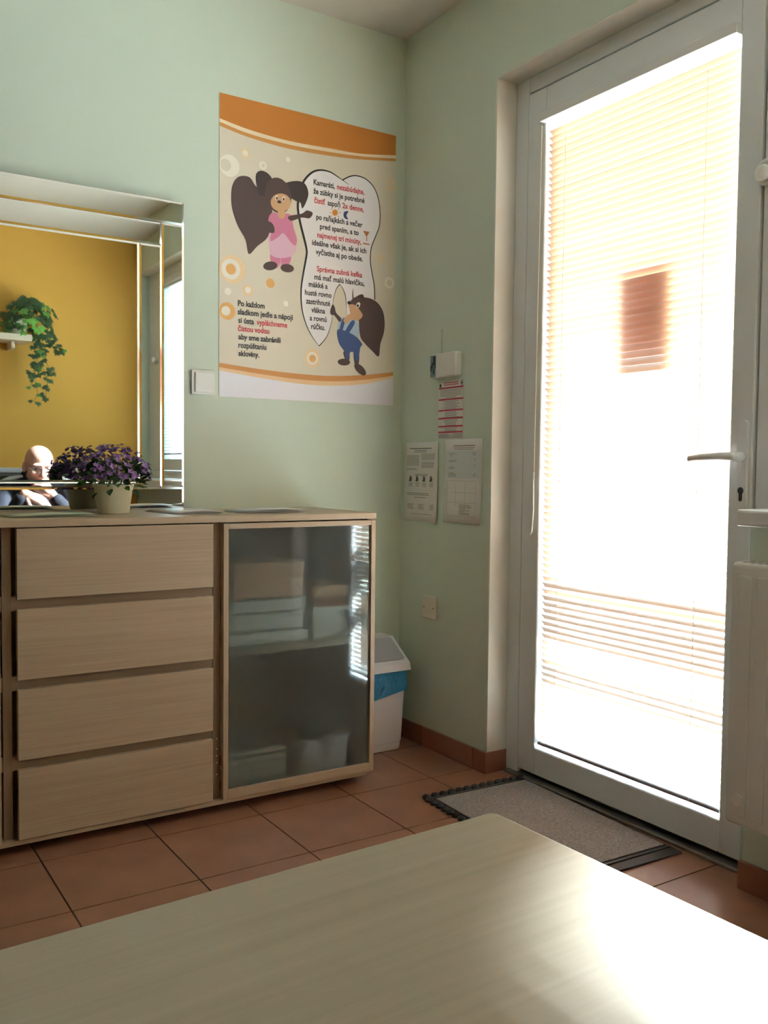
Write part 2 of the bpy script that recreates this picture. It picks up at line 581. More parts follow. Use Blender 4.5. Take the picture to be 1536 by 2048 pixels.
# ------------------------------------------------------------------ venetian blinds
def blind(name, label, y0, y1, ztop, zbot, xc, tilt, pitch, ladders, wand=None, sm='slat'):
    e = thing(name, label, 'blind')
    L = abs(y1 - y0)
    yc = (y0 + y1) / 2
    n = int((ztop - zbot - 0.02) / pitch)
    prof = []
    for k in range(5):
        a = -0.0125 + 0.025 * k / 4
        prof.append((a, 0.0022 * (1 - (a / 0.0125) ** 2)))
    mb = MB()
    vs = [(a, -L / 2, b) for a, b in prof] + [(a, L / 2, b) for a, b in prof]
    mb.add(vs, [(k, k + 1, 5 + k + 1, 5 + k) for k in range(4)])
    me = mb.mesh('slat', sm, smooth=True)
    for k in range(n):
        z = ztop - 0.012 - pitch * k
        j = rnd.uniform(-1.2, 1.2)
        link('slat', me, e, Matrix.Translation((xc, yc + rnd.uniform(-.0008, .0008), z)) @
             Matrix.Rotation(math.radians(tilt + j), 4, 'Y') @ Matrix.Rotation(math.radians(rnd.uniform(-.05, .05)), 4, 'X'))
    zr = ztop - 0.012 - pitch * n
    box('bottom_rail', 'railb', (xc - 0.012, xc + 0.012, yc - L / 2, yc + L / 2, zr - 0.006, zr + 0.004), e, bevel=0.003)
    box('headrail', 'railw', (XF - 0.024, XF - 0.0005, yc - L / 2 - 0.008, yc + L / 2 + 0.008, ztop + 0.021, ztop + 0.048), e, bevel=0.002)
    for yy in ladders:
        for dx in (-0.0135, 0.0135):
            MB().tube([(xc + dx, yy, ztop + 0.030), (xc + dx, yy, zr)], 0.0007, 5).build('ladder_cord', 'cord', e)
    if wand:
        wy, wz = wand
        MB().tube([(xc - 0.026, wy, ztop + 0.015), (xc - 0.03, wy + 0.003, wz)], 0.0013, 6).build('pull_cord', 'cord', e)
        MB().tube([(xc - 0.03, wy + 0.003, wz), (xc - 0.03, wy + 0.005, wz - 0.03), (xc - 0.03, wy + 0.003, wz - 0.12), (xc - 0.03, wy + 0.009, wz - 0.19), (xc - 0.03, wy + 0.018, wz - 0.2)],
                  0.0028, 8).build('pull_cord_weight', 'white', e, smooth=True)
    return e


blind('venetian_blind', 'amber venetian blind hanging over the pane of the glazed door', -0.679, -1.371, 2.068, 0.112, 0.096, 44, 0.0205, (-0.757, -1.275), (-0.664, 1.0))
blind('venetian_blind', 'pale venetian blind hanging over the window beside the door', -1.708, -2.928, 2.12, 1.055, 0.094, -10.5, 0.0205, (-1.85, -2.32, -2.80), sm='slat2')

# ------------------------------------------------------------------ outside: terrace, railing, screen, both added for shade; notice on the pane
M['paving'] = mat('grey_terrace_paving', (0.19, 0.205, 0.21), 0.8, var=0.08, vscale=3)
M['shadow_board'] = mat('white_shadow_board', (0.82, 0.82, 0.80), 0.5)
M['facade'] = mat('pale_render_facade', (0.74, 0.72, 0.68), 0.85, var=0.03)
box('terrace', 'paving', (WT, 9.0, -9.0, 6.0, -0.15, -0.02), kind='structure')
rail = thing('shadow_boards', 'added white boards outside the glazed door that shade bands of its blind', 'shadow boards', loc=(0, 0, 0))  # boards added so their shadows make the dark bands on the blind
RX = 0.250
up = (RX - 0.094) * math.tan(SUN_EL) / math.cos(SUN_AZ)
for z0, z1 in ((0.604, 0.630), (0.447, 0.584), (0.306, 0.366)):
    box('board', 'shadow_board', (RX - 0.011, RX + 0.011, -1.66, -0.36, z0 + up, z1 + up), rail, bevel=0.003)
for py in (-1.60, -0.42):
    box('bracket', 'shadow_board', (WT + 0.0005, RX - 0.0115, py - 0.025, py + 0.025, 0.30 + up, 0.64 + up), rail, bevel=0.003)
scr = thing('shade_screen', 'tall grey green board screen added outside the window for shade', 'screen')  # screen added to keep the sun off the far part of the window
M['screen'] = mat('grey_green_painted_board', (0.20, 0.26, 0.22), 0.7, var=0.08, vscale=5)
for k in range(11):
    y0 = -1.90 - k * 0.142
    box('plank', 'screen', (0.86, 0.885, y0 - 0.136, y0, -0.02, 3.05), scr, bevel=0.003)
for zz in (0.4, 2.3):
    box('rail', 'screen', (0.886, 0.93, -3.45, -1.90, zz, zz + 0.08), scr)
M['notice'] = translucent_mix('notice_paper', (0.66, 0.60, 0.64), 0.35, (0.82, 0.62, 0.58))
box('paper_notice', 'notice', (0.1203, 0.1207, -0.958, -1.140, 1.285, 1.565), label='paper notice taped on the outside of the door pane', cat='notice')

# ------------------------------------------------------------------ sideboard
CR, CLX, CT, CZB, CF = -0.372, -2.005, 0.868, 0.031, -0.42
sb = thing('sideboard', 'long birch sideboard with four drawers between two frosted glass doors', 'sideboard', loc=(0, 0, 0))
TH = 0.018
box('top', 'birch', (CLX, CR, CF, -0.002, CT - 0.019, CT), sb, bevel=0.0015)
for x0 in (CR - TH - 0.003, CLX + 0.003):
    box('side_panel', 'birchv', (x0, x0 + TH, CF + 0.021, -0.004, CZB, CT - 0.0195), sb)
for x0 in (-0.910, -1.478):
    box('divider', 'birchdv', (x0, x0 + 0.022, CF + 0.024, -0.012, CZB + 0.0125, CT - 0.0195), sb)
box('base_panel', 'birch', (CLX + 0.022, CR - 0.022, CF + 0.006, -0.004, CZB, CZB + 0.012), sb, bevel=0.001)
box('back_panel', 'birch', (CLX + 0.022, CR - 0.022, -0.011, -0.004, CZB + 0.0125, CT - 0.0195), sb)
for x0 in (-0.388, -0.892, -1.48, -1.99):
    for yy in (-0.30, -0.04):
        MB().lathe([(0.016, 0.0005), (0.018, 0.004), (0.016, 0.0305)], (x0 - 0.03 if x0 < -1 else x0 - 0.03, yy, 0), 16).build('foot', 'dark', sb)
zrows = [(0.666, 0.846), (0.459, 0.640), (0.252, 0.434), (0.046, 0.227)]
for z0, z1 in zrows:
    box('drawer', 'birch', (-1.446, -0.919, CF, CF + 0.018, z0, z1), sb, bevel=0.0012)
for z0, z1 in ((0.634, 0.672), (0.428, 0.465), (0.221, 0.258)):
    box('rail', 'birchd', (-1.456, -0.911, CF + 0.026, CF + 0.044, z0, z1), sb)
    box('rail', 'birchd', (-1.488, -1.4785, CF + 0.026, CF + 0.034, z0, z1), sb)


def glass_door(x0, x1, hinge, rot):
    d = thing('door', None, None, loc=(hinge, CF, 0))
    d.parent = sb
    z0, z1 = 0.045, 0.845
    fwd, bot = 0.0155, 0.027
    a, b = x0 - hinge, x1 - hinge
    for nm, m, bx in (('stile', 'birchv', (a, a + fwd, 0, 0.02, z0, z1)), ('stile', 'birchv', (b - fwd, b, 0, 0.02, z0, z1)),
                      ('rail', 'birch', (a + fwd, b - fwd, 0, 0.02, z1 - 0.0155, z1)), ('rail', 'birch', (a + fwd, b - fwd, 0, 0.02, z0, z0 + bot))):
        box(nm, m, bx, d, bevel=0.001)
    box('glass', 'frost', (a + fwd, b - fwd, 0.008, 0.011, z0 + bot, z1 - 0.0155), d)
    d.rotation_euler = (0, 0, math.radians(rot))


glass_door(-0.888, -0.378, -0.888, -0.58)
glass_door(-1.999, -1.487, -1.487, 0.0)
box('shelf', 'birch', (-0.886, -0.394, CF + 0.035, -0.0125, 0.452, 0.470), sb)
box('shelf', 'birch', (-1.982, -1.480, CF + 0.035, -0.0125, 0.452, 0.470), sb)
for zz in (0.055, 0.09, 0.11, 0.13, 0.16):
    MB().disc((-0.8985, CF + 0.0235, zz + 0.06), (1, 0, 0), (0, 0, 1), 0.0025, 10).build('shelf_pin_hole', 'white', sb)

# things behind the frosted door
M['peach'] = mat('peach_cardboard', (0.70, 0.42, 0.28), 0.7, var=0.05)
M['brown'] = mat('brown_leather', (0.30, 0.12, 0.06), 0.5)
M['darkc'] = mat('dark_green_grey_fabric', (0.06, 0.075, 0.07), 0.8)
M['greyp'] = mat('grey_folder_card', (0.36, 0.38, 0.36), 0.7)
M['bluep'] = mat('pale_lilac_plastic', (0.72, 0.72, 0.84), 0.5)
ZS, ZB = 0.4703, 0.0435
b = thing('shoe_box', 'peach cardboard box on top of folders behind the frosted door', 'box')
box('body', 'peach', (-0.83, -0.60, -0.36, -0.12, ZS + 0.142, ZS + 0.225), b, bevel=0.002)
box('lid', 'peach', (-0.834, -0.596, -0.364, -0.116, ZS + 0.225, ZS + 0.250), b, bevel=0.002)
for k, (dz, h, x0, x1, m, lab) in enumerate(((0.0, 0.045, -0.85, -0.58, 'greyp', 'grey folder at the bottom of the pile under the peach box'),
                                             (0.046, 0.05, -0.86, -0.60, 'paper', 'white folder in the middle of the pile under the peach box'),
                                             (0.097, 0.044, -0.845, -0.59, 'greyp', 'grey folder directly under the peach box'))):
    f = thing('folder', lab, 'folder', 'folders on the sideboard shelf')
    box('cover', m, (x0, x1, -0.36, -0.11, ZS + dz, ZS + dz + h), f, bevel=0.003)
    box('pages', 'paper', (x0 + 0.004, x1 - 0.004, -0.3625, -0.3601, ZS + dz + 0.006, ZS + dz + h - 0.006), f)
b = thing('carton', 'pale upright carton with brown band on the shelf behind the frosted door', 'box')
box('body', 'paper', (-0.555, -0.43, -0.34, -0.14, ZS, ZS + 0.10), b, bevel=0.002)
box('band', 'brown', (-0.557, -0.428, -0.342, -0.138, ZS + 0.1005, ZS + 0.128), b, bevel=0.002)
box('lid', 'peach', (-0.556, -0.429, -0.341, -0.139, ZS + 0.1285, ZS + 0.165), b, bevel=0.002)
for k in range(5):
    h = (0.022, 0.03, 0.018, 0.026, 0.02)[k]
    z = ZB + sum((0.022, 0.03, 0.018, 0.026, 0.02)[:k]) + 0.0006 * k
    f = thing('magazine', ('dark', 'grey', 'white', 'dark green', 'pale')[k] + ' magazine in the pile at the cabinet floor, ' + ('lowest', 'second from below', 'middle', 'second from top', 'topmost')[k], 'magazine', 'magazines on the cabinet floor')
    box('cover', ('darkc', 'greyp', 'paper', 'darkc', 'greyp')[k], (-0.86 + 0.004 * (k % 3), -0.66 + 0.006 * (k % 2), -0.365, -0.12, z, z + h), f, bevel=0.002)
    box('pages', 'paper', (-0.855 + 0.004 * (k % 3), -0.665 + 0.006 * (k % 2), -0.367, -0.3652, z + 0.004, z + h - 0.004), f)
b = thing('plastic_tub', 'pale lilac plastic tub under a dark bag behind the frosted door', 'tub')
mb = MB()
mb.prism(rrect(0.19, 0.15, 0.03), lambda a, c, s: (-0.515 + a * (0.92 + 0.08 * s), -0.285 + c * (0.92 + 0.08 * s), ZB + 0.10 * s))
mb.build('body', 'bluep', b)
MB().prism(rrect(0.205, 0.165, 0.034), lambda a, c, s: (-0.515 + a, -0.285 + c, ZB + 0.1003 + 0.012 * s)).build('lid', 'bluep', b)
bag = thing('fabric_bag', 'dark grey soft bag lying on the lilac tub behind the frosted door', 'bag')
mb = MB()
pr = []
for k in range(9):
    a = math.pi * k / 8
    pr.append((0.02 + 0.10 * math.sin(a) ** 0.6, 0.12 * (1 - math.cos(a)) / 2))
mb.lathe(pr, (0, 0, 0), 24)
o = mb.build('body', 'darkc', bag, smooth=True)
o.scale = (0.95, 0.75, 1.0)
o.location = (-0.520, -0.285, ZB + 0.1128)
MB().tube([(-0.56, -0.285, 0.275), (-0.545, -0.285, 0.31), (-0.50, -0.285, 0.31), (-0.485, -0.285, 0.275)], 0.006, 8).build('strap', 'darkc', bag, smooth=True)

# ------------------------------------------------------------------ mirror with strips of mirror round it
mir = thing('wall_mirror', 'large rectangular mirror with a double mirrored border standing on the sideboard', 'mirror')
MXR, MXL, MZB, MZT = -0.860, -2.02, CT + 0.0005, 1.842
YM = -0.028
SW = 0.072
box('backing', 'dark', (MXL + 0.004, MXR - 0.004, -0.016, -0.002, MZB + 0.0, MZT - 0.004), mir)


def strip(x0, x1, z0, z1, y, bv=0.0065, name='mirror_strip', lean=0.0):
    """a flat glass strip whose rim is ground to a bevel"""
    d = 0.0016
    vs = [(x0, y + d, z0), (x1, y + d, z0), (x1, y + d, z1), (x0, y + d, z1),
          (x0 + bv, y, z0 + bv), (x1 - bv, y, z0 + bv), (x1 - bv, y, z1 - bv), (x0 + bv, y, z1 - bv),
          (x0, y + 0.010, z0), (x1, y + 0.010, z0), (x1, y + 0.010, z1), (x0, y + 0.010, z1)]
    vs = [(a, b + lean * (c - z0), c) for a, b, c in vs]
    mb = MB()
    mb.add(vs, [(4, 5, 6, 7)], 0)
    mb.add(vs, [(0, 1, 5, 4), (1, 2, 6, 5), (2, 3, 7, 6), (3, 0, 4, 7)], 1)
    mb.add(vs, [(8, 9, 1, 0), (9, 10, 2, 1), (10, 11, 3, 2), (11, 8, 0, 3), (11, 10, 9, 8)], 1)
    return mb.build(name, ['mirror', 'bevel'], mir)


strip(MXL + 2 * SW, MXR - 2 * SW, MZB + SW + 0.016, MZT - 2 * SW, YM, name='main_glass')
# outer strips
strip(MXL, MXR, MZT - SW, MZT, YM)
strip(MXL, MXR, MZB, MZB + SW, YM)
strip(MXR - SW, MXR, MZB + SW, MZT - SW, YM)
strip(MXL, MXL + SW, MZB + SW, MZT - SW, YM)
# inner strips
strip(MXL + SW, MXR - SW, MZT - 2 * SW, MZT - SW, YM, lean=0.022)
strip(MXR - 2 * SW, MXR - SW, MZB + SW, MZT - 2 * SW, YM)
strip(MXL + SW, MXL + 2 * SW, MZB + SW, MZT - 2 * SW, YM)
strip(MXL + 2 * SW, MXR - 2 * SW, MZB + SW, MZB + SW + 0.016, YM, bv=0.004)

# ------------------------------------------------------------------ poster
PX0, PX1, PZ0, PZ1 = -0.7295, -0.0402, 1.2391, 2.2241
pos = thing('poster', 'tall orange and cream dental hygiene poster with a white tooth on the wall', 'poster')
PC = {}


def pcol(c):
    if c not in PC:
        PC[c] = mat('print_%02x%02x%02x' % c, s2l(c), 0.55)
    return PC[c]


box('sheet', pcol((222, 214, 196)), (PX0, PX1, -0.0022, -0.0004, PZ0, PZ1), pos)
PYL = -0.0022
zc = [0]


def A(x, y):      # crop A of the photograph (upper half of the poster), to poster plane
    p = hit(420 + x / 3.84, 170 + y / 3.84, 1, 0.0)
    return (min(max(p[0], PX0 + 0.0006), PX1 - 0.0006), min(max(p[2], PZ0 + 0.0006), PZ1 - 0.0006))


def B(x, y):
    return A(x, y + 1190.4)


def smooth_poly(pts, closed=True, n=6):
    out = []
    N = len(pts)
    rng = range(N if closed else N - 1)
    for i in rng:
        p0, p1, p2, p3 = [Vector(pts[(i + k) % N] if closed else pts[min(max(i + k, 0), N - 1)]) for k in (-1, 0, 1, 2)]
        for k in range(n):
            t = k / n
            q = 0.5 * ((2 * p1) + (p2 - p0) * t + (2 * p0 - 5 * p1 + 4 * p2 - p3) * t * t + (3 * p1 - p0 - 3 * p2 + p3) * t ** 3)
            out.append((q.x, q.y))
    if not closed:
        out.append(tuple(pts[-1]))
    return out


def flat(name, poly, col, layer, mb=None, mi=0):
    """a printed area: tessellated polygon lying on the sheet"""
    from mathutils.geometry import tessellate_polygon
    y = PYL - 0.00012 * (layer + 1)
    vs = [(a, y, b) for a, b in poly]
    tri = tessellate_polygon([[Vector(v) for v in vs]])
    if mb is not None:
        return mb.add(vs, [tuple(t) for t in tri], mi)
    return MB().add(vs, [tuple(t) for t in tri]).build(name, pcol(col), pos)


def band(name, up_, lo_, col, layer):
    a = smooth_poly(up_, False)
    c = smooth_poly(lo_, False)
    n = min(len(a), len(c))
    y = PYL - 0.00012 * (layer + 1)
    vs = [(p[0], y, p[1]) for p in a[:n]] + [(p[0], y, p[1]) for p in c[:n]]
    MB().add(vs, [(i, n + i, n + i + 1, i + 1) for i in range(n - 1)]).build(name, pcol(col), pos)


def edge(fn, pts):
    q = [fn(*p) for p in pts]
    q[0] = (PX0 + 0.0005, q[0][1])
    q[-1] = (PX1 - 0.0005, q[-1][1])
    return q


e1 = edge(A, [(65, 255), (300, 345), (600, 430), (900, 485), (1150, 528), (1415, 540)])
e2 = edge(A, [(65, 282), (300, 376), (600, 458), (900, 513), (1150, 548), (1415, 565)])
e3 = edge(A, [(65, 312), (300, 405), (600, 490), (900, 543), (1150, 573), (1415, 585)])
top = [(PX0 + 0.0005 + (PX1 - PX0 - 0.001) * k / 5, PZ1 - 0.0005) for k in range(6)]
band('orange_header', top, e1, (205, 130, 52), 0)
band('cream_stripe', e1, e2, (240, 222, 190), 0)
band('orange_stripe', e2, e3, (212, 150, 80), 0)
f1 = edge(B, [(90, 945), (400, 995), (700, 1030), (950, 1045), (1200, 1035), (1410, 1015)])
f2 = edge(B, [(90, 978), (400, 1032), (700, 1072), (950, 1086), (1200, 1072), (1410, 1042)])
f3 = edge(B, [(90, 1002), (400, 1062), (700, 1106), (950, 1119), (1200, 1104), (1410, 1056)])
botl = [(PX0 + 0.0005 + (PX1 - PX0 - 0.001) * k / 5, PZ0 + 0.0005) for k in range(6)]
band('orange_footer_stripe', f1, f2, (214, 150, 86), 0)
band('pale_orange_stripe', f2, f3, (236, 202, 158), 0)
band('white_footer', f3, botl, (232, 232, 242), 0)


def ring(fn, x, y, radii):
    c = fn(x, y)
    for k, (r, col) in enumerate(radii):
        rr = r / 3.84 / 525
        MB().disc((min(max(c[0], PX0 + rr * 0.99), PX1 - rr * 0.99), PYL - 0.00012 * (k + 1), c[1]), (1, 0, 0), (0, 0, 1), rr, 28).build('printed_ring', pcol(col), pos)


CRM, ORG, PAL, WHT = (222, 214, 196), (232, 180, 108), (236, 210, 168), (240, 234, 220)
ring(B, 158, 225, [(95, PAL), (68, WHT), (36, ORG)])
ring(B, 290, 385, [(40, PAL), (22, WHT)])
ring(B, 462, 333, [(32, ORG)])
ring(B, 120, 545, [(58, ORG), (32, WHT)])
ring(B, 785, 910, [(64, PAL), (46, WHT), (26, ORG)])
ring(B, 1310, 145, [(30, PAL), (16, CRM)])
ring(B, 1375, 330, [(42, WHT), (24, CRM)])
ring(B, 135, 395, [(24, WHT)])
ring(B, 580, 490, [(20, WHT)])
ring(A, 118, 615, [(72, WHT), (40, CRM)])
ring(A, 268, 525, [(34, PAL), (20, WHT)])
ring(A, 405, 620, [(28, WHT), (12, CRM)])
ring(A, 598, 573, [(18, WHT)])
ring(A, 1385, 770, [(42, PAL), (24, CRM)])

# tooth
tl = [A(850, 655), A(790, 668), A(738, 712), A(700, 775), A(680, 850), A(672, 950), A(690, 1060), A(720, 1180), A(738, 1260), B(738, 120),
      B(715, 250), B(697, 380), B(702, 520), B(732, 640), B(780, 740)]
tip = [B(835, 815)]
rt = [B(895, 740), B(932, 620), B(938, 520), B(945, 450), B(968, 375)]
cusp = [B(995, 340)]
rr_ = [B(1022, 385), B(1040, 450), B(1045, 560), B(1120, 610), B(1230, 560), B(1262, 460), B(1258, 350), B(1240, 250), B(1228, 160), A(1236, 1250), A(1270, 1160), A(1298, 1080),
       A(1302, 960), A(1285, 860), A(1250, 780), A(1190, 722), A(1120, 698), A(1065, 706)]
dip = [A(1015, 732)]
rt2 = [A(980, 708), A(920, 670)]
tooth = smooth_poly(tl + tip, False, 5)[:-1] + tip + smooth_poly(tip + rt + cusp, False, 5)[1:-1] + cusp + smooth_poly(cusp + rr_ + dip, False, 5)[1:-1] + dip + smooth_poly(dip + rt2 + [tl[0]], False, 5)[1:-1]
flat('tooth', tooth, (238, 236, 240), 4)


def stroke(name, pts, w0, w1, col, layer, n=6):
    q = smooth_poly(pts, False, n)
    N = len(q)
    y = PYL - 0.00012 * (layer + 1)
    vs = []
    for i, p in enumerate(q):
        a, c = q[max(i - 1, 0)], q[min(i + 1, N - 1)]
        t = Vector((c[0] - a[0], c[1] - a[1])).normalized()
        w = (w0 + (w1 - w0) * math.sin(math.pi * i / (N - 1))) / 2
        vs += [(p[0] - t.y * w, y, p[1] + t.x * w), (p[0] + t.y * w, y, p[1] - t.x * w)]
    return MB().add(vs, [(2 * i, 2 * i + 1, 2 * i + 3, 2 * i + 2) for i in range(N - 1)]).build(name, pcol(col), pos)


BLK = (34, 36, 38)
stroke('tooth_outline', [A(1062, 766), A(1015, 732), A(980, 708), A(920, 670)] + tl + tip, 0.0012, 0.0085, BLK, 5)
stroke('tooth_outline', tip + rt + cusp, 0.0035, 0.0015, BLK, 5)
stroke('tooth_outline', cusp + rr_[:3], 0.001, 0.003, BLK, 5)
stroke('tooth_outline', rr_[5:] + dip, 0.0045, 0.0035, BLK, 5)


# generic squirrels, printed flat
def ell(fn, cx, cy, rx, ry, rot=0, n=20):
    return [fn(cx + rx * math.cos(a) * math.cos(rot) - ry * math.sin(a) * math.sin(rot), cy + rx * math.cos(a) * math.sin(rot) + ry * math.sin(a) * math.cos(rot))
            for a in [2 * math.pi * k / n for k in range(n)]]


def figure(name, items):
    cols = []
    mb = MB()
    for k, (poly, col) in enumerate(items):
        if col not in cols:
            cols.append(col)
        flat(None, poly, None, 6 + 0.5 * k, mb, cols.index(col))
    mb.build(name, [pcol(c) for c in cols], pos)


BR, BR2, TAN, PNK, PK2, EYE = (84, 66, 64), (66, 52, 52), (214, 170, 128), (214, 130, 164), (226, 184, 206), (30, 28, 30)


def P_(fn, pts):
    return smooth_poly([fn(*p) for p in pts], True, 4)


figure('printed_squirrel', [
    (P_(A, [(350, 780), (300, 710), (220, 705), (170, 770), (160, 880), (175, 980), (215, 1090), (270, 1190), (295, 1300), (360, 1240), (440, 1170), (470, 1050), (470, 900), (420, 820)]), BR),
    (P_(A, [(470, 1290), (460, 1340), (490, 1400), (520, 1400), (535, 1330)]), PNK),
    (P_(A, [(545, 1320), (550, 1400), (590, 1400), (620, 1320)]), PNK),
    (ell(B, 460, 200, 54, 34, -0.1), BR), (ell(B, 590, 218, 52, 32, 0.15), BR),
    (P_(A, [(455, 1130), (450, 1220), (470, 1310), (560, 1330), (640, 1300), (665, 1200), (640, 1120), (540, 1080)]), PK2),
    (P_(A, [(470, 985), (445, 1040), (470, 1110), (460, 1200), (520, 1170), (560, 1140), (610, 1200), (650, 1235), (664, 1190), (640, 1100), (615, 1000), (540, 990)]), PNK),
    (P_(A, [(600, 1010), (700, 990), (740, 965), (785, 985), (760, 1025), (700, 1020), (620, 1045)]), BR),
    (P_(A, [(450, 1050), (425, 1090), (440, 1130), (490, 1135), (485, 1080)]), BR),
    (P_(A, [(350, 690), (385, 660), (440, 680), (480, 740), (470, 830), (380, 850), (355, 770)]), BR2), (P_(A, [(560, 770), (640, 740), (720, 755), (752, 830), (735, 900), (705, 950), (690, 905), (650, 890), (600, 850)]), BR2),
    (ell(A, 520, 850, 100, 140, -0.25), BR),
    (ell(A, 540, 905, 78, 70, 0.1), TAN), (ell(A, 545, 990, 30, 40, 0), TAN),
    (ell(A, 508, 868, 12, 20, 0), WHT), (ell(A, 562, 876, 12, 20, 0), WHT),
    (ell(A, 510, 872, 7, 11, 0), EYE), (ell(A, 562, 880, 7, 11, 0), EYE), (ell(A, 528, 900, 16, 11, 0.3), EYE)])
BLU, LBL = (58, 84, 140), (176, 196, 216)
figure('printed_squirrel', [
    (P_(B, [(1150, 460), (1210, 445), (1280, 480), (1325, 550), (1338, 640), (1330, 720), (1305, 800), (1292, 895), (1240, 850), (1190, 800), (1150, 740), (1140, 600)]), BR),
    (ell(B, 1025, 938, 48, 26, 0.05), BR), (ell(B, 1150, 995, 58, 28, 0.8), BR),
    (P_(B, [(1020, 860), (1040, 930), (1065, 925), (1065, 860)]), BR), (P_(B, [(1100, 860), (1108, 950), (1138, 950), (1140, 860)]), BR),
    (P_(B, [(1000, 600), (975, 680), (985, 780), (1040, 840), (1110, 840), (1140, 740), (1135, 640), (1080, 600)]), LBL),
    (P_(B, [(975, 690), (985, 790), (1030, 860), (1042, 915), (1062, 905), (1072, 865), (1098, 865), (1108, 925), (1135, 920), (1150, 830), (1165, 800), (1120, 745), (1050, 705)]), BLU),
    (P_(B, [(1010, 615), (990, 700), (1010, 705), (1035, 610)]), BLU), (P_(B, [(1085, 620), (1030, 710), (1055, 725), (1108, 640)]), BLU),
    (P_(B, [(990, 630), (950, 580), (925, 575), (920, 540), (938, 495), (955, 520), (965, 560), (1005, 605)]), BR),
    (P_(B, [(1095, 370), (1100, 450), (1130, 430), (1170, 420), (1180, 470), (1130, 480), (1090, 450)]), BR2),
    (ell(B, 1130, 530, 62, 92, -0.15), BR),
    (P_(B, [(1060, 500), (1110, 500), (1160, 560), (1165, 590), (1130, 620), (1080, 610), (1050, 640), (1020, 620), (1050, 580), (1075, 560)]), TAN),
    (ell(B, 1133, 502, 15, 24, 0.4), WHT), (ell(B, 1130, 506, 8, 12, 0.4), EYE), (ell(B, 1066, 484, 15, 13, 0.2), EYE)])
# sun, moon, hourglass
figure('printed_sun', [(ell(A, 957, 982, 22, 24), (222, 150, 60))] + [(ell(A, 957 + 37 * math.cos(a), 982 + 39 * math.sin(a), 8, 3, a, 8), (222, 150, 60)) for a in [k * math.pi / 4 for k in range(8)]])
figure('printed_moon', [(smooth_poly([A(1060, 972), A(1030, 975), A(1022, 1000), A(1032, 1025), A(1058, 1032), A(1043, 1003)], True, 4), (52, 72, 130))])
figure('printed_hourglass', [([A(1172, 1120), A(1222, 1130), A(1199, 1170)], (196, 128, 84)), ([A(1197, 1170), A(1203, 1170), A(1203, 1200), A(1197, 1200)], (196, 128, 84)),
                             ([A(1172, 1212), A(1222, 1222), A(1222, 1232), A(1172, 1222)], (196, 128, 84))])

dg = bpy.context.evaluated_depsgraph_get


def text(name, s, x0, x1, z, size, col, y, parent, bold=0.0006, plane='y', align=None):
    """lettering: laid on its sheet and stretched to its measured width"""
    cu = bpy.data.curves.new(name, 'FONT')
    cu.body = s
    cu.size = 1.0
    cu.offset = bold / size
    cu.resolution_u = 3
    o = bpy.data.objects.new('tmp_text', cu)
    COL.objects.link(o)
    bpy.context.view_layer.update()
    me = bpy.data.meshes.new_from_object(o.evaluated_get(dg()))
    bpy.data.objects.remove(o, do_unlink=True)
    co = np.array([v.co[:] for v in me.vertices])
    a, b_ = co[:, 0].min(), co[:, 0].max()
    k = (x1 - x0) / (b_ - a)
    for v in me.vertices:
        X, Z = x0 + (v.co.x - a) * k, z + v.co.y * size
        v.co = (X, y, Z) if plane == 'y' else (y, -X, Z)
    me.materials.append(pcol(col))
    t_ = bpy.data.objects.new(name, me)
    COL.objects.link(t_)
    t_.parent = parent
    return t_


INK, RED = (52, 54, 56), (206, 70, 84)
LN = []


def line(fn, y0, slope, segs, size=0.026):
    """segs: (words, x start, x end, colour) in crop pixels; y0 = baseline at the first start"""
    xs0 = segs[0][1]
    zz = fn(xs0, y0)[1]
    for s, a, b_, c in segs:
        text('printed_words', s, fn(a, y0)[0], fn(b_, y0)[0], zz, size, c, PYL - 0.0011, pos, 0.0007)


line(A, 765, 0, [('Kamaráti,', 792, 955, INK), ('nezabúdajte,', 972, 1182, RED)])
line(A, 833, 0, [('že zúbky si je potrebné', 790, 1184, INK)])
line(A, 905, 0, [('čistiť', 797, 880, RED), ('aspoň', 900, 996, INK), ('2x denne,', 1014, 1178, RED)])
line(A, 1032, 0, [('po raňajkách a večer', 812, 1168, INK)])
line(A, 1105, 0, [('pred spaním, a to', 840, 1138, INK)])
line(A, 1170, 0, [('najmenej tri minúty,', 820, 1158, RED)])
line(A, 1228, 0, [('ideálne však je, ak si ich', 780, 1198, INK)])
line(A, 1300, 0, [('vyčistíte aj po obede.', 808, 1170, INK)])
line(B, 240, 0, [('Správna zubná kefka', 817, 1166, RED)])
line(B, 302, 0, [('má mať malú hlavičku,', 798, 1184, INK)])
line(B, 358, 0, [('mäkké a', 755, 900, INK)])
line(B, 420, 0, [('husté rovno', 725, 930, INK)])
line(B, 487, 0, [('zastrihnuté', 733, 920, INK)])
line(B, 555, 0, [('vlákna', 775, 880, INK)])
line(B, 617, 0, [('a rovnú', 762, 892, INK)])
line(B, 682, 0, [('rúčku.', 773, 880, INK)])
line(B, 505, 0, [('Po každom', 212, 417, INK)])
line(B, 570, 0, [('sladkom jedle a nápoji', 210, 633, INK)])
line(B, 636, 0, [('si ústa', 214, 335, INK), ('vypláchneme', 355, 590, RED)])
line(B, 698, 0, [('čistou vodou', 212, 453, RED)])
line(B, 762, 0, [('aby sme zabránili', 215, 540, INK)])
line(B, 826, 0, [('rozpúštaniu', 215, 430, INK)])
line(B, 890, 0, [('skloviny.', 217, 375, INK)])

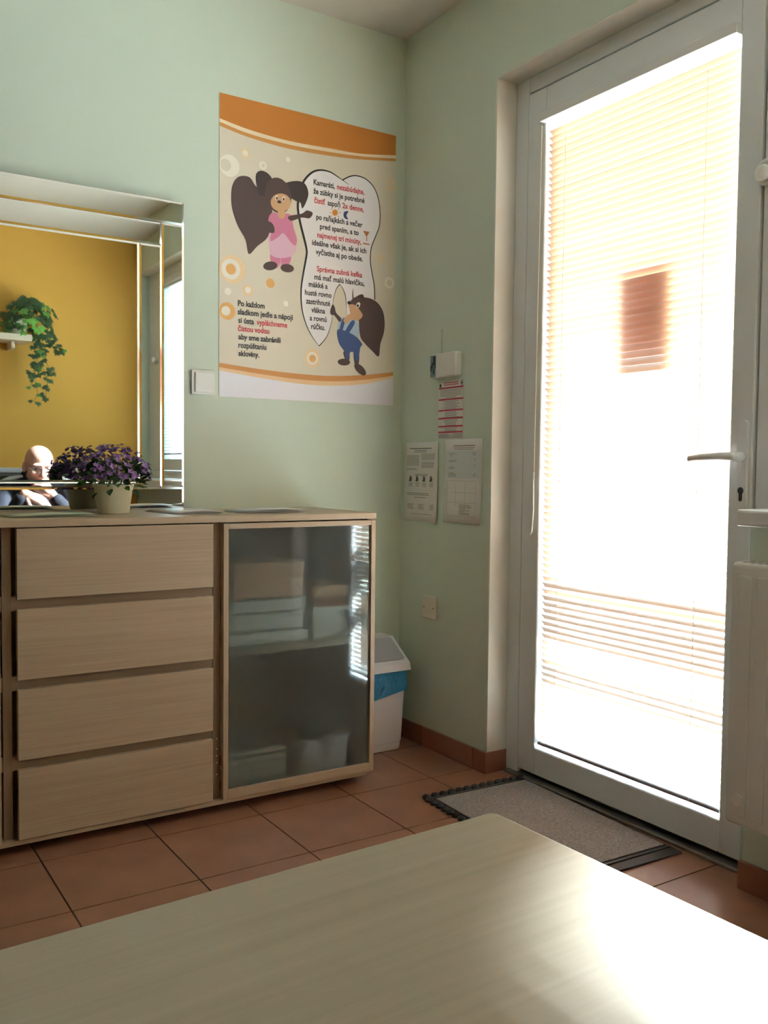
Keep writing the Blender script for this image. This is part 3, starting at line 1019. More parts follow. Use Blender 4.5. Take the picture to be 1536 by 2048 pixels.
# ------------------------------------------------------------------ light switch, sheets, boxes on the walls
sw = thing('light_switch', 'white square rocker light switch on the mint wall beside the poster', 'switch')
MB().prism(rrect(0.080, 0.080, 0.005), lambda a, b, s: (-0.787 + a, -0.0004 - 0.009 * s, 1.281 + b)).build('frame', 'white', sw, bevel=0.0025)
o = MB().prism(rrect(0.063, 0.064, 0.002), lambda a, b, s: (a, 0.004 - 0.009 * s, b)).build('rocker', 'white', sw, bevel=0.0015)
o.location = (-0.785, -0.0105, 1.281)
o.rotation_euler = (math.radians(2.5), 0, 0)

jb = thing('cover_plate', 'square cream blank cover plate low on the wall above the skirting', 'cover plate')
MB().prism(rrect(0.084, 0.080, 0.006), lambda a, b, s: (-0.0003 - 0.013 * s, -0.207 - a, 0.511 + b)).build('plate', 'cream', jb, bevel=0.004)
for a in (-0.028, 0.028):
    MB().disc((-0.0137, -0.207 - a, 0.511), (0, 1, 0), (0, 0, 1), 0.003, 12).build('screw', 'dark', jb)

ab = thing('alarm_box', 'white wall box with a teal checkered label and an aerial', 'wall box')
MB().prism(rrect(0.145, 0.082, 0.006), lambda a, b, s: (-0.0003 - 0.030 * s, -0.293 - a, 1.366 + b)).build('case', 'white', ab, bevel=0.004)
M['teal'] = pcol((120, 156, 160))
box('sticker', 'teal', (-0.0306, -0.0303, -0.2225, -0.2545, 1.327, 1.403), ab)
dk = MB()
for i, row in enumerate(('..##', '..##', '.###', '##.#', '#.#.', '..#.', '....')):
    for j, ch in enumerate(row):
        if ch == '#':
            y0 = -0.2235 - j * 0.0077
            z0 = 1.399 - i * 0.0102
            dk.box(-0.0309, -0.0306, y0, y0 - 0.0077, z0 - 0.0102, z0)
dk.build('printed_squares', pcol((36, 66, 82)), ab)
box('trunking', 'mint', (-0.007, -0.0003, -0.2445, -0.2525, 1.4075, 1.495), ab)
M['greyline'] = pcol((150, 152, 150))


def sheet(name, label, y0, y1, z0, z1, curl=0.003):
    e = thing(name, label, 'notice')
    mb = MB()
    n = 8
    vs, fs = [], []
    for i in range(n + 1):
        for j in range(n + 1):
            s, t = i / n, j / n
            d = 0.0006 + curl * (abs(2 * s - 1) ** 4 * 0.6 + (1 - t) ** 3 * 0.8 * (0.4 + 0.6 * s))
            vs.append((-d, y0 + (y1 - y0) * s, z0 + (z1 - z0) * t))
    for i in range(n):
        for j in range(n):
            a = i * (n + 1) + j
            fs.append((a, a + 1, a + n + 2, a + n + 1))
    mb.add(vs, fs)
    o = mb.build('sheet', 'paper', e, smooth=True)
    so = o.modifiers.new('thick', 'SOLIDIFY')
    so.thickness = 0.0003

    def dep(s, t):
        return 0.0006 + curl * (abs(2 * s - 1) ** 4 * 0.6 + (1 - t) ** 3 * 0.8 * (0.4 + 0.6 * s)) + 0.0006

    def bar(mb2, s0, s1, t0, t1):
        k = max(1, int(abs(s1 - s0) * 8))
        for i in range(k):
            a, b = s0 + (s1 - s0) * i / k, s0 + (s1 - s0) * (i + 1) / k
            mb2.add([(-dep(a, t0), y0 + (y1 - y0) * a, z0 + (z1 - z0) * t0), (-dep(b, t0), y0 + (y1 - y0) * b, z0 + (z1 - z0) * t0),
                     (-dep(b, t1), y0 + (y1 - y0) * b, z0 + (z1 - z0) * t1), (-dep(a, t1), y0 + (y1 - y0) * a, z0 + (z1 - z0) * t1)], [(0, 1, 2, 3)])
    return e, bar


def textlines(bar, mb, s0, s1, t_top, n, step, rag=0.25, center=False, th=0.45):
    for i in range(n):
        w = (s1 - s0) * (1 - rag * rnd.random())
        a = s0 + ((s1 - s0) - w) / 2 if center else s0
        t = t_top - i * step
        bar(mb, a, a + w, t - step * th, t)


# red and white emergency sheet
e, bar = sheet('wall_notice', 'narrow white notice with red bars below the wall box', -0.234, -0.377, 1.114, 1.313, 0.0006)
red, gry, drk = MB(), MB(), MB()
for t in (0.865, 0.665, 0.475, 0.335, 0.195, 0.095):
    bar(red, 0.01, 0.99, t, t + 0.028)
textlines(bar, red, 0.2, 0.8, 0.975, 2, 0.035, 0.1, True)
textlines(bar, gry, 0.06, 0.94, 0.85, 7, 0.018, 0.05, True)
for t0, n in ((0.72, 2), (0.65, 7), (0.46, 5), (0.32, 5), (0.18, 3)):
    textlines(bar, gry, 0.12, 0.88, t0, n, 0.022, 0.5, True)
textlines(bar, gry, 0.03, 0.45, 0.08, 4, 0.018, 0.2)
textlines(bar, gry, 0.62, 0.97, 0.08, 4, 0.018, 0.2)
bar(drk, 0.04, 0.11, 0.90, 0.955)
bar(drk, 0.88, 0.96, 0.93, 0.955)
bar(drk, 0.905, 0.935, 0.90, 0.985)
red.build('printed_red_bars', pcol((188, 52, 78)), e)
gry.build('printed_lines', pcol((150, 148, 150)), e, kind='stuff')
drk.build('printed_emblems', pcol((50, 60, 66)), e)

e, bar = sheet('printed_sheet', 'white printed sheet with four small pictures hanging nearest the room corner', -0.030, -0.238, 0.815, 1.104, 0.005)
gry, drk = MB(), MB()
textlines(bar, drk, 0.14, 0.80, 0.925, 1, 0.022, 0.0)
textlines(bar, gry, 0.25, 0.7, 0.90, 2, 0.02, 0.3, True)
textlines(bar, gry, 0.06, 0.45, 0.835, 10, 0.0135, 0.1)
textlines(bar, gry, 0.50, 0.93, 0.85, 6, 0.0135, 0.1)
textlines(bar, gry, 0.50, 0.93, 0.75, 6, 0.0135, 0.2)
textlines(bar, gry, 0.06, 0.38, 0.67, 2, 0.014, 0.1)
textlines(bar, gry, 0.30, 0.7, 0.60, 2, 0.018, 0.3, True)
for s in (0.13, 0.33, 0.54, 0.75):
    bar(drk, s, s + 0.08, 0.505, 0.525)
    bar(drk, s + 0.015, s + 0.085, 0.525, 0.555)
    bar(drk, s + 0.02, s + 0.06, 0.555, 0.575)
    textlines(bar, gry, s - 0.01, s + 0.12, 0.49, 4, 0.014, 0.3, True)
textlines(bar, gry, 0.08, 0.9, 0.36, 2, 0.02, 0.2)
textlines(bar, gry, 0.3, 0.65, 0.31, 1, 0.02, 0.0)
for a, b_ in ((0.10, 0.32), (0.42, 0.62), (0.78, 0.92)):
    textlines(bar, gry, a, b_, 0.22, 5, 0.0145, 0.3)
textlines(bar, gry, 0.2, 0.9, 0.10, 1, 0.015, 0.1)
gry.build('printed_lines', 'greyline', e, kind='stuff')
drk.build('printed_pictures', pcol((84, 86, 88)), e)

e, bar = sheet('printed_sheet', 'white printed sheet with a pale blue panel and grid lines hanging nearest the door', -0.279, -0.487, 0.823, 1.110, 0.008)
gry, drk, blu = MB(), MB(), MB()
bar(blu, 0.06, 0.94, 0.53, 0.86)
textlines(bar, drk, 0.22, 0.80, 0.925, 1, 0.022, 0.0)
textlines(bar, gry, 0.2, 0.8, 0.90, 2, 0.018, 0.2, True)
for t0, n in ((0.83, 3), (0.75, 2), (0.68, 3), (0.60, 4)):
    textlines(bar, gry, 0.08, 0.34, t0, n, 0.014, 0.3)
    textlines(bar, gry, 0.54, 0.88, t0 + 0.01, n, 0.014, 0.2)
for s0, s1, t0, t1 in ((0.08, 0.085, 0.06, 0.5), (0.30, 0.305, 0.2, 0.48), (0.55, 0.555, 0.1, 0.48), (0.84, 0.845, 0.06, 0.5), (0.08, 0.84, 0.50, 0.503), (0.2, 0.84, 0.36, 0.363), (0.1, 0.84, 0.24, 0.243), (0.08, 0.84, 0.08, 0.083)):
    bar(gry, s0, s1, t0, t1)
textlines(bar, gry, 0.4, 0.75, 0.22, 8, 0.016, 0.6)
blu.build('printed_panel', pcol((206, 216, 218)), e)
gry.build('printed_plan_lines', 'greyline', e, kind='stuff')
drk.build('printed_title', pcol((150, 90, 96)), e)

# ------------------------------------------------------------------ waste bin
M['binw'] = mat('white_bin_plastic', (0.72, 0.73, 0.78), 0.4)
M['flap'] = mat('grey_flap_plastic', (0.34, 0.36, 0.40), 0.45)
M['bagb'] = translucent_mix('blue_bin_liner', (0.06, 0.34, 0.62), 0.35, (0.05, 0.4, 0.7), 0.3)
_nt = M['bagb'].node_tree
_n = _nt.nodes.new('ShaderNodeTexNoise')
_n.inputs['Scale'].default_value = 22.0
_n.inputs['Detail'].default_value = 2.5
_n.inputs['Distortion'].default_value = 1.6
_c = _nt.nodes.new('ShaderNodeTexCoord')
_b = _nt.nodes.new('ShaderNodeBump')
_b.inputs['Strength'].default_value = 1.0
_b.inputs['Distance'].default_value = 0.012
_nt.links.new(_c.outputs['Object'], _n.inputs['Vector'])
_nt.links.new(_n.outputs['Fac'], _b.inputs['Height'])
_nt.links.new(_b.outputs['Normal'], _nt.nodes['Principled BSDF'].inputs['Normal'])
wb = thing('waste_bin', 'white swing bin with grey flap and blue liner in the corner', 'waste bin')
BX, BY = -0.190, -0.092
mb = MB()
sec = [(0.0005, 0.098, 0.066), (0.012, 0.100, 0.068), (0.028, 0.1005, 0.0685), (0.030, 0.103, 0.070), (0.285, 0.114, 0.078)]
for (z0, a0, b0), (z1, a1, b1) in zip(sec[:-1], sec[1:]):
    p0, p1 = rrect(2 * a0, 2 * b0, 0.02), rrect(2 * a1, 2 * b1, 0.02)
    n = len(p0)
    mb.add([(BX + a, BY + b, z0) for a, b in p0] + [(BX + a, BY + b, z1) for a, b in p1], [(i, (i + 1) % n, n + (i + 1) % n, n + i) for i in range(n)])
p0 = rrect(2 * 0.098, 2 * 0.066, 0.02)
mb.add([(BX + a, BY + b, 0.0005) for a, b in p0], [tuple(range(len(p0)))[::-1]])
mb.build('body', 'binw', wb)
# lid: rim, then a slope that rises to the back
lid = thing('lid', None, None)
lid.parent = wb
mb = MB()
r0, r1 = rrect(0.262, 0.172, 0.014), rrect(0.256, 0.166, 0.014)
n = len(r0)
z0, z1 = 0.287, 0.312


def lidtop(a, b, k):
    """inset ring on the sloping top, k = 0 rim .. 1 ridge"""
    return (BX + a * (1 - 0.28 * k), BY + 0.005 + (b + 0.0) * (1 - k) + 0.060 * k * (0.55 + 0.45 * b / 0.083), z1 + 0.088 * k)


ringA = [(BX + a, BY + b, z0) for a, b in r0]
ringB = [(BX + a, BY + b, z1) for a, b in r1]
ringC = [(BX + a * 0.74, BY + 0.028 + b * 0.50, 0.400) for a, b in r1]
mb.add(ringA + ringB, [(i, (i + 1) % n, n + (i + 1) % n, n + i) for i in range(n)])
mb.add(ringB + ringC, [(i, (i + 1) % n, n + (i + 1) % n, n + i) for i in range(n)])
mb.add(ringC, [tuple(range(n))])
mb.build('rim', 'binw', lid, bevel=0.002)
# flap on the front slope
fa = Vector((BX, BY - 0.083, z1))
fb = Vector((BX, BY + 0.028 - 0.0415, 0.400))
nrm = Vector((0, -(fb.z - fa.z), fb.y - fa.y)).normalized()


def on_slope(s, t, d):
    w = 0.128 * (1 - t) + 0.128 * 0.74 * t
    p = fa + (fb - fa) * t + nrm * d
    return (BX + s * w, p.y, p.z)


mb = MB()
q = [(-0.80, 0.14), (0.80, 0.14), (0.86, 0.20), (0.84, 0.92), (0.78, 0.96), (-0.78, 0.96), (-0.84, 0.92), (-0.86, 0.20)]
mb.add([on_slope(s, t, 0.0) for s, t in q] + [on_slope(s * 0.97, t, 0.005) for s, t in q],
       [tuple(range(8, 16))] + [(i, (i + 1) % 8, 8 + (i + 1) % 8, 8 + i) for i in range(8)])
mb.build('flap', 'flap', lid)
# liner skirt hanging out under the lid
mb = MB()
n, rows = 72, 7
base = rrect(0.232, 0.160, 0.02, 17)
base = base[:72]
vs, fs = [], []
for r in range(rows):
    t = r / (rows - 1)
    for i, (a, b) in enumerate(base):
        ang = math.atan2(b, a)
        drop = 0.075 + 0.05 * max(0, -math.cos(ang)) + 0.012 * math.sin(3 * ang) + 0.005 * math.sin(7 * ang + 1)
        flare = 1.02 + t * (0.045 + 0.02 * math.sin(5 * ang + 3 * t) + 0.012 * math.sin(11 * ang + 5 * t)) + 0.30 * t ** 1.5 * math.exp(-((ang - 0.25) / 0.35) ** 2)
        pu = 0.006 * math.sin(9 * ang + 6 * t) * math.sin(math.pi * t)
        x_ = min(BX + a * flare + pu, -0.012)
        vs.append((x_, min(BY + b * flare + pu, -0.012), 0.286 - drop * t + 0.006 * math.sin(13 * ang) * t))
m_ = len(base)
for r in range(rows - 1):
    for i in range(m_):
        fs.append((r * m_ + i, r * m_ + (i + 1) % m_, (r + 1) * m_ + (i + 1) % m_, (r + 1) * m_ + i))
mb.add(vs, fs)
mb.build('liner', 'bagb', wb, smooth=True)

# ------------------------------------------------------------------ radiator
rad = thing('radiator', 'white ribbed panel radiator below the window sill', 'radiator')
RYA, RYB = -1.535, -1.745
mb = MB()
mb.prism(rrect(0.064, 0.604, 0.012), lambda a, b, s: (-0.085 + a, RYA + (RYB - RYA) * s, 0.502 + b)).build('casing', 'radw', rad, bevel=0.004)
w = (RYA - RYB - 0.03) / 4
for k in range(4):
    y0 = RYA - 0.015 - k * w
    box('rib', 'radw', (-0.1195, -0.1165, y0 - 0.006, y0 - w + 0.006, 0.225, 0.775), rad, bevel=0.0025)
for k in range(9):
    y0 = RYA - 0.02 - k * 0.02
    box('grille_slot', 'dark', (-0.108, -0.066, y0, y0 - 0.008, 0.8037, 0.8042), rad)
MB().tube([(-0.1165, -1.57, 0.262), (-0.1255, -1.57, 0.262)], 0.014, 20).build('valve_cap', 'white', rad)
for yy in (-1.69, -1.725):
    MB().tube([(-0.085, yy, 0.2), (-0.085, yy, 0.0015)], 0.008, 12).build('pipe', 'radw', rad)
for yy in (-1.58, -1.70):
    box('bracket', 'radw', (-0.0535, -0.0005, yy - 0.015, yy + 0.015, 0.55, 0.60), rad)

# ------------------------------------------------------------------ door mat
M['pile'] = mat('grey_brown_mat_pile', (0.26, 0.25, 0.245), 0.95, var=0.30, vscale=160, bump=0.6, bscale=400)
M['rubber'] = mat('black_rubber', (0.018, 0.019, 0.022), 0.55)
dm = thing('door_mat', 'grey doormat with black rubber border in front of the glazed door', 'doormat', loc=(-0.138, -0.950, 0))
dm.rotation_euler = (0, 0, math.radians(-2))
MX, MY = 0.190, 0.338
box('base', 'rubber', (-MX, MX, -MY, MY - 0.02, 0.0004, 0.006), dm, bevel=0.002)
box('pile', 'pile', (-MX + 0.022, MX - 0.012, -MY + 0.052, MY - 0.045, 0.006, 0.0105), dm, bevel=0.003)
for yy in (MY - 0.033, -MY + 0.040):
    box('ridge', 'rubber', (-MX + 0.012, MX - 0.006, yy - 0.005, yy + 0.005, 0.006, 0.0095), dm, bevel=0.002)
for k in range(13):
    x = -MX + 0.012 + k * 0.0305
    MB().lathe([(0.013, 0.0004), (0.014, 0.006), (0.010, 0.011), (0.004, 0.0125)], (x, MY - 0.010, 0), 10).build('border_knob', 'rubber', dm, smooth=True)
for k in range(8):
    yy = MY - 0.035 - k * 0.028
    MB().lathe([(0.012, 0.0004), (0.0125, 0.006), (0.009, 0.0105), (0.004, 0.012)], (-MX + 0.004, yy, 0), 10).build('border_knob', 'rubber', dm, smooth=True)

# ------------------------------------------------------------------ table in the foreground
tb = thing('table', 'pale wooden table with a plain glossy top in the foreground', 'table', loc=(-1.454, -2.3015, 0))
tb.rotation_euler = (0, 0, math.radians(2.4))
TL, TW, TZ = 1.30, 0.74, 0.74
MB().prism([(x - TL / 2, y - TW / 2) for x, y in rrect(TL, TW, 0.006)], lambda a, b, s: (a, b, TZ - 0.026 + 0.026 * s)).build('top', 'tabletop', tb, bevel=0.002)
for nm, b in (('apron', (-TL + 0.08, -0.08, -0.075, -0.057, 0.64, 0.7138)), ('apron', (-TL + 0.08, -0.08, -TW + 0.057, -TW + 0.075, 0.64, 0.7138)),
              ('apron', (-TL + 0.057, -TL + 0.075, -TW + 0.08, -0.08, 0.64, 0.7138)), ('apron', (-0.075, -0.057, -TW + 0.08, -0.08, 0.64, 0.7138))):
    box(nm, 'birch', b, tb)
for x in (-0.05, -TL + 0.095):
    for y in (-0.05, -TW + 0.095):
        box('leg', 'birchv', (x - 0.045, x, y - 0.045, y, 0.0005, 0.7138), tb, bevel=0.003)

# ------------------------------------------------------------------ potted flowers on the sideboard
M['pot'] = mat('cream_ceramic', (0.78, 0.78, 0.60), 0.3)
M['leafg'] = mat('dark_green_leaf', (0.035, 0.085, 0.03), 0.5, var=0.3, vscale=30)
M['leafl'] = mat('fresh_green_leaf', (0.10, 0.26, 0.05), 0.5, var=0.3, vscale=30)
M['petal'] = mat('violet_petal', (0.34, 0.20, 0.50), 0.6, var=0.25, vscale=40)
M['petal2'] = mat('deep_violet_petal', (0.21, 0.12, 0.33), 0.6, var=0.25, vscale=40)
M['soil'] = mat('dark_soil', (0.03, 0.022, 0.016), 0.95, bump=0.5, bscale=200)
M['stem'] = mat('green_stem', (0.10, 0.16, 0.05), 0.6)
FY = -0.19
fx = hit(227, 1018, 1, FY)[0]
pl = thing('potted_flowers', 'violet bellflowers in a cream pot in front of the mirror', 'potted plant', loc=(fx, FY, CT + 0.0004))
MB().lathe([(0.041, 0.0), (0.044, 0.003), (0.0555, 0.077), (0.0575, 0.082), (0.0575, 0.085), (0.053, 0.085), (0.050, 0.074)], seg=40).build('pot', 'pot', pl, smooth=True)
MB().disc((0, 0, 0.072), (1, 0, 0), (0, 1, 0), 0.051, 32).build('soil', 'soil', pl)


def leaf_mesh(name, m, L, Wd, fold=0.15):
    mb = MB()
    vs = [(0, 0, 0)]
    for t, w in ((0.25, 0.85), (0.55, 1.0), (0.8, 0.6)):
        vs += [(L * t, -Wd * w / 2, fold * Wd * w - 0.1 * L * t * t), (L * t, 0, -0.1 * L * t * t), (L * t, Wd * w / 2, fold * Wd * w - 0.1 * L * t * t)]
    vs.append((L, 0, -0.15 * L))
    fs = [(0, 1, 2), (0, 2, 3)]
    for k in (1, 4):
        fs += [(k, k + 3, k + 4, k + 1), (k + 1, k + 4, k + 5, k + 2)]
    fs += [(7, 10, 8), (8, 10, 9)]
    mb.add(vs, fs)
    return mb.mesh(name, m, smooth=True)


def flower_mesh(name, m, R):
    mb = MB()
    vs = [(0, 0, 0)]
    for k in range(10):
        a = 2 * math.pi * k / 10
        r = R if k % 2 == 0 else R * 0.62
        vs.append((r * math.cos(a), r * math.sin(a), R * 0.55 if k % 2 == 0 else R * 0.35))
    mb.add(vs, [(0, 1 + k, 1 + (k + 1) % 10) for k in range(10)])
    return mb.mesh(name, m)


def orient(p, d, roll=0.0, s=1.0):
    d = Vector(d).normalized()
    q = d.to_track_quat('Z', 'Y')
    return Matrix.Translation(p) @ q.to_matrix().to_4x4() @ Matrix.Rotation(roll, 4, 'Z') @ Matrix.Scale(s, 4)


def orient_x(p, d, roll=0.0, s=1.0):
    d = Vector(d).normalized()
    q = d.to_track_quat('X', 'Z')
    return Matrix.Translation(p) @ q.to_matrix().to_4x4() @ Matrix.Rotation(roll, 4, 'X') @ Matrix.Scale(s, 4)


lm = [leaf_mesh('leaf', 'leafg', 0.026, 0.018), leaf_mesh('leaf', 'leafl', 0.024, 0.017)]
fm = [flower_mesh('flower', 'petal', 0.0098), flower_mesh('flower', 'petal2', 0.0098)]
rnd = random.Random(11)
sm = MB()
for k in range(26):
    a, r = rnd.uniform(0, 2 * math.pi), rnd.uniform(0, 0.085)
    sm.tube([(0.02 * math.cos(a), 0.02 * math.sin(a), 0.07), (0.7 * r * math.cos(a), 0.7 * r * math.sin(a), 0.12), (r * math.cos(a), r * math.sin(a), 0.165 - 4 * r * r)], 0.0011, 4)
sm.build('stems', 'stem', pl, kind='stuff')
for k in range(150):
    a, u = rnd.uniform(0, 2 * math.pi), rnd.random()
    el = u * 1.25 - 0.25
    R = rnd.uniform(0.72, 0.95)
    p = (0.094 * R * math.cos(el) * math.cos(a), 0.080 * R * math.cos(el) * math.sin(a), 0.092 + 0.075 * R * math.sin(el))
    link('leaf', lm[1 if (el < 0.05 and rnd.random() < 0.6) else 0], pl, orient_x(p, (math.cos(a), math.sin(a), rnd.uniform(-0.5, 0.8)), rnd.uniform(-1, 1), rnd.uniform(0.8, 1.25)))
for k in range(240):
    a, u = rnd.uniform(0, 2 * math.pi), rnd.random()
    el = math.asin(min(1, 0.02 + 0.98 * u))
    R = rnd.uniform(0.92, 1.12)
    p = (0.100 * R * math.cos(el) * math.cos(a), 0.083 * R * math.cos(el) * math.sin(a), 0.098 + 0.092 * R * math.sin(el))
    d = Vector((math.cos(el) * math.cos(a), math.cos(el) * math.sin(a), math.sin(el) + 0.2)) + Vector((rnd.uniform(-.5, .5), rnd.uniform(-.5, .5), rnd.uniform(-.3, .5)))
    link('flower', fm[0 if rnd.random() < 0.6 else 1], pl, orient(p, d, rnd.uniform(0, 6), rnd.uniform(0.75, 1.15)))
for a, z in ((3.7, 0.062), (4.3, 0.072), (5.4, 0.068)):
    link('leaf', lm[0], pl, orient_x((0.062 * math.cos(a), 0.062 * math.sin(a), z), (math.cos(a), math.sin(a), -0.6), 0.3, 1.1))

# papers on the sideboard top
M['lilac'] = mat('pale_leaflet_paper', (0.70, 0.72, 0.74), 0.3)
M['grn'] = mat('pale_green_leaflet_paper', (0.50, 0.58, 0.42), 0.45)


def leaflet(name, label, x, y, w, h, rot, m, n=3, z=CT):
    e = thing(name, label, 'leaflet', 'papers on the sideboard top', loc=(x, y, z + 0.0003))
    e.rotation_euler = (0, 0, math.radians(rot))
    for k in range(n):
        mb = MB()
        nx = 6
        vs = []
        for i in range(nx + 1):
            t = i / nx
            zz = 0.0012 * k + 0.0012 * math.sin(math.pi * t) * (k + 1) + (0.004 * t ** 3 if k == n - 1 else 0)
            vs += [(-w / 2 + w * t + 0.003 * k, -h / 2 - 0.002 * k, zz), (-w / 2 + w * t + 0.003 * k, h / 2 - 0.002 * k, zz)]
        mb.add(vs, [(2 * i, 2 * i + 2, 2 * i + 3, 2 * i + 1) for i in range(nx)])
        o = mb.build('page', m, e, smooth=True)
        so = o.modifiers.new('thick', 'SOLIDIFY')
        so.thickness = 0.0005
        so.offset = 1


leaflet('leaflet', 'glossy white leaflet lying beside the flowerpot', -0.93, -0.20, 0.15, 0.20, 8, 'lilac', 4)
leaflet('leaflet', 'open white brochure lying on the sideboard between pot and corner', -0.69, -0.25, 0.21, 0.15, -4, 'lilac', 5)
leaflet('leaflet', 'pale green leaflet lying on the sideboard left of the flowerpot', -1.34, -0.24, 0.22, 0.15, 3, 'grn', 3)

# ------------------------------------------------------------------ shelf with ivy on the mustard wall
M['shelf'] = mat('pale_shelf_laminate', (0.62, 0.55, 0.42), 0.45)
sh = thing('wall_shelf', 'pale wooden wall shelf on the mustard wall', 'shelf')
box('board', 'shelf', (-1.55, -0.700, YF + 0.0005, YF + 0.20, 1.745, 1.783), sh, bevel=0.002)
for x in (-1.45, -0.80):
    box('bracket', 'shelf', (x - 0.01, x + 0.01, YF + 0.0005, YF + 0.15, 1.70, 1.7447), sh, bevel=0.002)
iv = thing('trailing_ivy', 'trailing green ivy in a pot at the end of the wall shelf', 'potted plant', loc=(-0.768, YF + 0.115, 1.7834))
MB().lathe([(0.045, 0.0), (0.048, 0.003), (0.058, 0.082), (0.062, 0.086), (0.062, 0.096), (0.056, 0.096), (0.053, 0.084)], seg=28).build('pot', 'pot', iv, smooth=True)


def ivy_mesh(m, s):
    pts = [(0, 0), (-0.35, 0.10), (-0.55, 0.02), (-0.42, 0.36), (-0.62, 0.52), (-0.22, 0.62), (0, 1.05), (0.22, 0.62), (0.62, 0.52), (0.42, 0.36), (0.55, 0.02), (0.35, 0.10)]
    vs = [(0, 0.38 * s, 0.05 * s)] + [(b * 0 + a * s, b * s, -0.06 * s * abs(a)) for a, b in pts]
    return MB().add(vs, [(0, 1 + k, 1 + (k + 1) % 12) for k in range(12)]).mesh('leaf', m)


im = [ivy_mesh('leafg', 0.042), ivy_mesh('leafl', 0.042)]
M['leaflt'] = mat('bright_ivy_leaf', (0.16, 0.42, 0.07), 0.45, var=0.2, vscale=30)
im.append(ivy_mesh('leaflt', 0.040))
rnd = random.Random(5)


def put_ivy(p, d, mi, s):
    d = Vector(d).normalized()
    x = d.cross(Vector((0.0, 0.0, 1.0)))
    x = x.normalized() if x.length > 0.1 else Vector((1, 0, 0))
    y = (Vector((0, 0, -1)) + 0.5 * d).normalized()
    x = y.cross(d).normalized()
    zc_ = x.cross(y).normalized()
    mt = Matrix((x, y, zc_)).transposed().to_4x4()
    link('leaf', im[mi], iv, Matrix.Translation(p) @ mt @ Matrix.Rotation(rnd.uniform(-0.7, 0.7), 4, 'Z') @ Matrix.Scale(s, 4))


for k in range(190):
    a, el = rnd.uniform(0, 2 * math.pi), rnd.uniform(-0.5, 1.5)
    R = rnd.uniform(0.65, 1.05)
    p = Vector((0.06 + 0.155 * R * math.cos(el) * math.cos(a), 0.02 + 0.10 * R * math.cos(el) * math.sin(a), 0.085 + 0.150 * R * math.sin(el)))
    if p.y < -0.10 or p.z < 0.012 and p.x < 0.09 and p.y < 0.09:
        continue
    bright = (p.x - 0.06) ** 2 + (p.z - 0.06) ** 2 < 0.0035 and p.y > 0.03
    put_ivy(p, (math.cos(a), abs(math.sin(a)) + 0.6, math.sin(el) * 0.6), 2 if bright else (1 if rnd.random() < 0.15 else 0), rnd.uniform(0.8, 1.3))
sm = MB()
for x0, drop, sx in ((0.105, 0.40, -0.02), (0.125, 0.36, 0.03), (0.115, 0.30, -0.05), (0.14, 0.26, 0.02), (0.108, 0.22, -0.03), (0.16, 0.09, 0.09)):
    pts = [(0.04, 0.05, 0.09), (x0 * 0.8, 0.06, 0.10), (x0, 0.07, 0.0)]
    for k in range(1, 8):
        pts.append((x0 + sx * k / 7 + 0.010 * math.sin(k * 1.7 + x0 * 40), 0.07 + 0.008 * math.cos(k * 2.1), -drop * k / 7))
    sm.tube(pts, 0.0013, 4)
    for k in range(2, len(pts)):
        for q in range(2):
            p = Vector(pts[k]) + Vector((rnd.uniform(-0.028, 0.028), rnd.uniform(0, 0.02), rnd.uniform(-0.012, 0.012)))
            put_ivy(p, (rnd.uniform(-0.5, 0.5), 1, rnd.uniform(0, 0.5)), 1 if rnd.random() < 0.2 else 0, rnd.uniform(0.6, 1.0))
sm.build('stems', 'stem', iv, kind='stuff')

# ------------------------------------------------------------------ bench by the mustard wall
M['greyup'] = mat('grey_bench_upholstery', (0.12, 0.12, 0.115), 0.85, var=0.1, vscale=60, bump=0.2, bscale=300)
M['greycap'] = mat('pale_grey_bench_rail', (0.50, 0.54, 0.60), 0.5)
bn = thing('bench', 'grey upholstered bench with a pale top rail against the mustard wall', 'bench')
BA, BB = -1.32, -0.42
box('seat', 'greyup', (BA, BB, YF + 0.13, YF + 0.52, 0.31, 0.388), bn, bevel=0.02, seg=3)
box('backrest', 'greyup', (BA, BB, YF + 0.05, YF + 0.12, 0.40, 0.955), bn, bevel=0.015, seg=3)
box('top_rail', 'greycap', (BA, BB, YF + 0.035, YF + 0.128, 0.9555, 0.985), bn, bevel=0.006)
for x in (BA + 0.06, BB - 0.06):
    for y in (YF + 0.10, YF + 0.47):
        box('leg', 'birchv', (x - 0.02, x + 0.02, y - 0.02, y + 0.02, 0.0005, 0.3097 if y > YF + 0.2 else 0.3995), bn, bevel=0.002)

# ------------------------------------------------------------------ seated person, seen in the mirror
M['skin'] = mat('skin', (0.56, 0.31, 0.235), 0.5, var=0.06, vscale=20)
M['navy'] = mat('navy_jacket_fabric', (0.007, 0.009, 0.020), 0.85, bump=0.2, bscale=400)
M['stripe'] = mat('pale_shoulder_stripe', (0.62, 0.70, 0.74), 0.7)
M['redt'] = mat('red_collar_trim', (0.62, 0.035, 0.05), 0.7)
M['jeans'] = mat('dark_trousers', (0.03, 0.034, 0.045), 0.85, bump=0.2, bscale=300)
M['shoe'] = mat('black_shoe', (0.015, 0.014, 0.014), 0.4)
M['eyew'] = mat('eye', (0.10, 0.07, 0.06), 0.3)
M['lens'] = glass_thin('spectacle_lens')


def ellipsoid(mb, c, r, rot=None, seg=16, rings=10):
    c = Vector(c)
    R = rot or Matrix.Identity(3)
    vs, fs = [], []
    for i in range(rings + 1):
        t = math.pi * i / rings
        for k in range(seg):
            a = 2 * math.pi * k / seg
            v = Vector((r[0] * math.sin(t) * math.cos(a), r[1] * math.sin(t) * math.sin(a), r[2] * math.cos(t)))
            vs.append(c + R @ v)
    for i in range(rings):
        for k in range(seg):
            a, b_ = i * seg + k, i * seg + (k + 1) % seg
            fs.append((a, a + seg, b_ + seg, b_))
    mb.add(vs, fs)


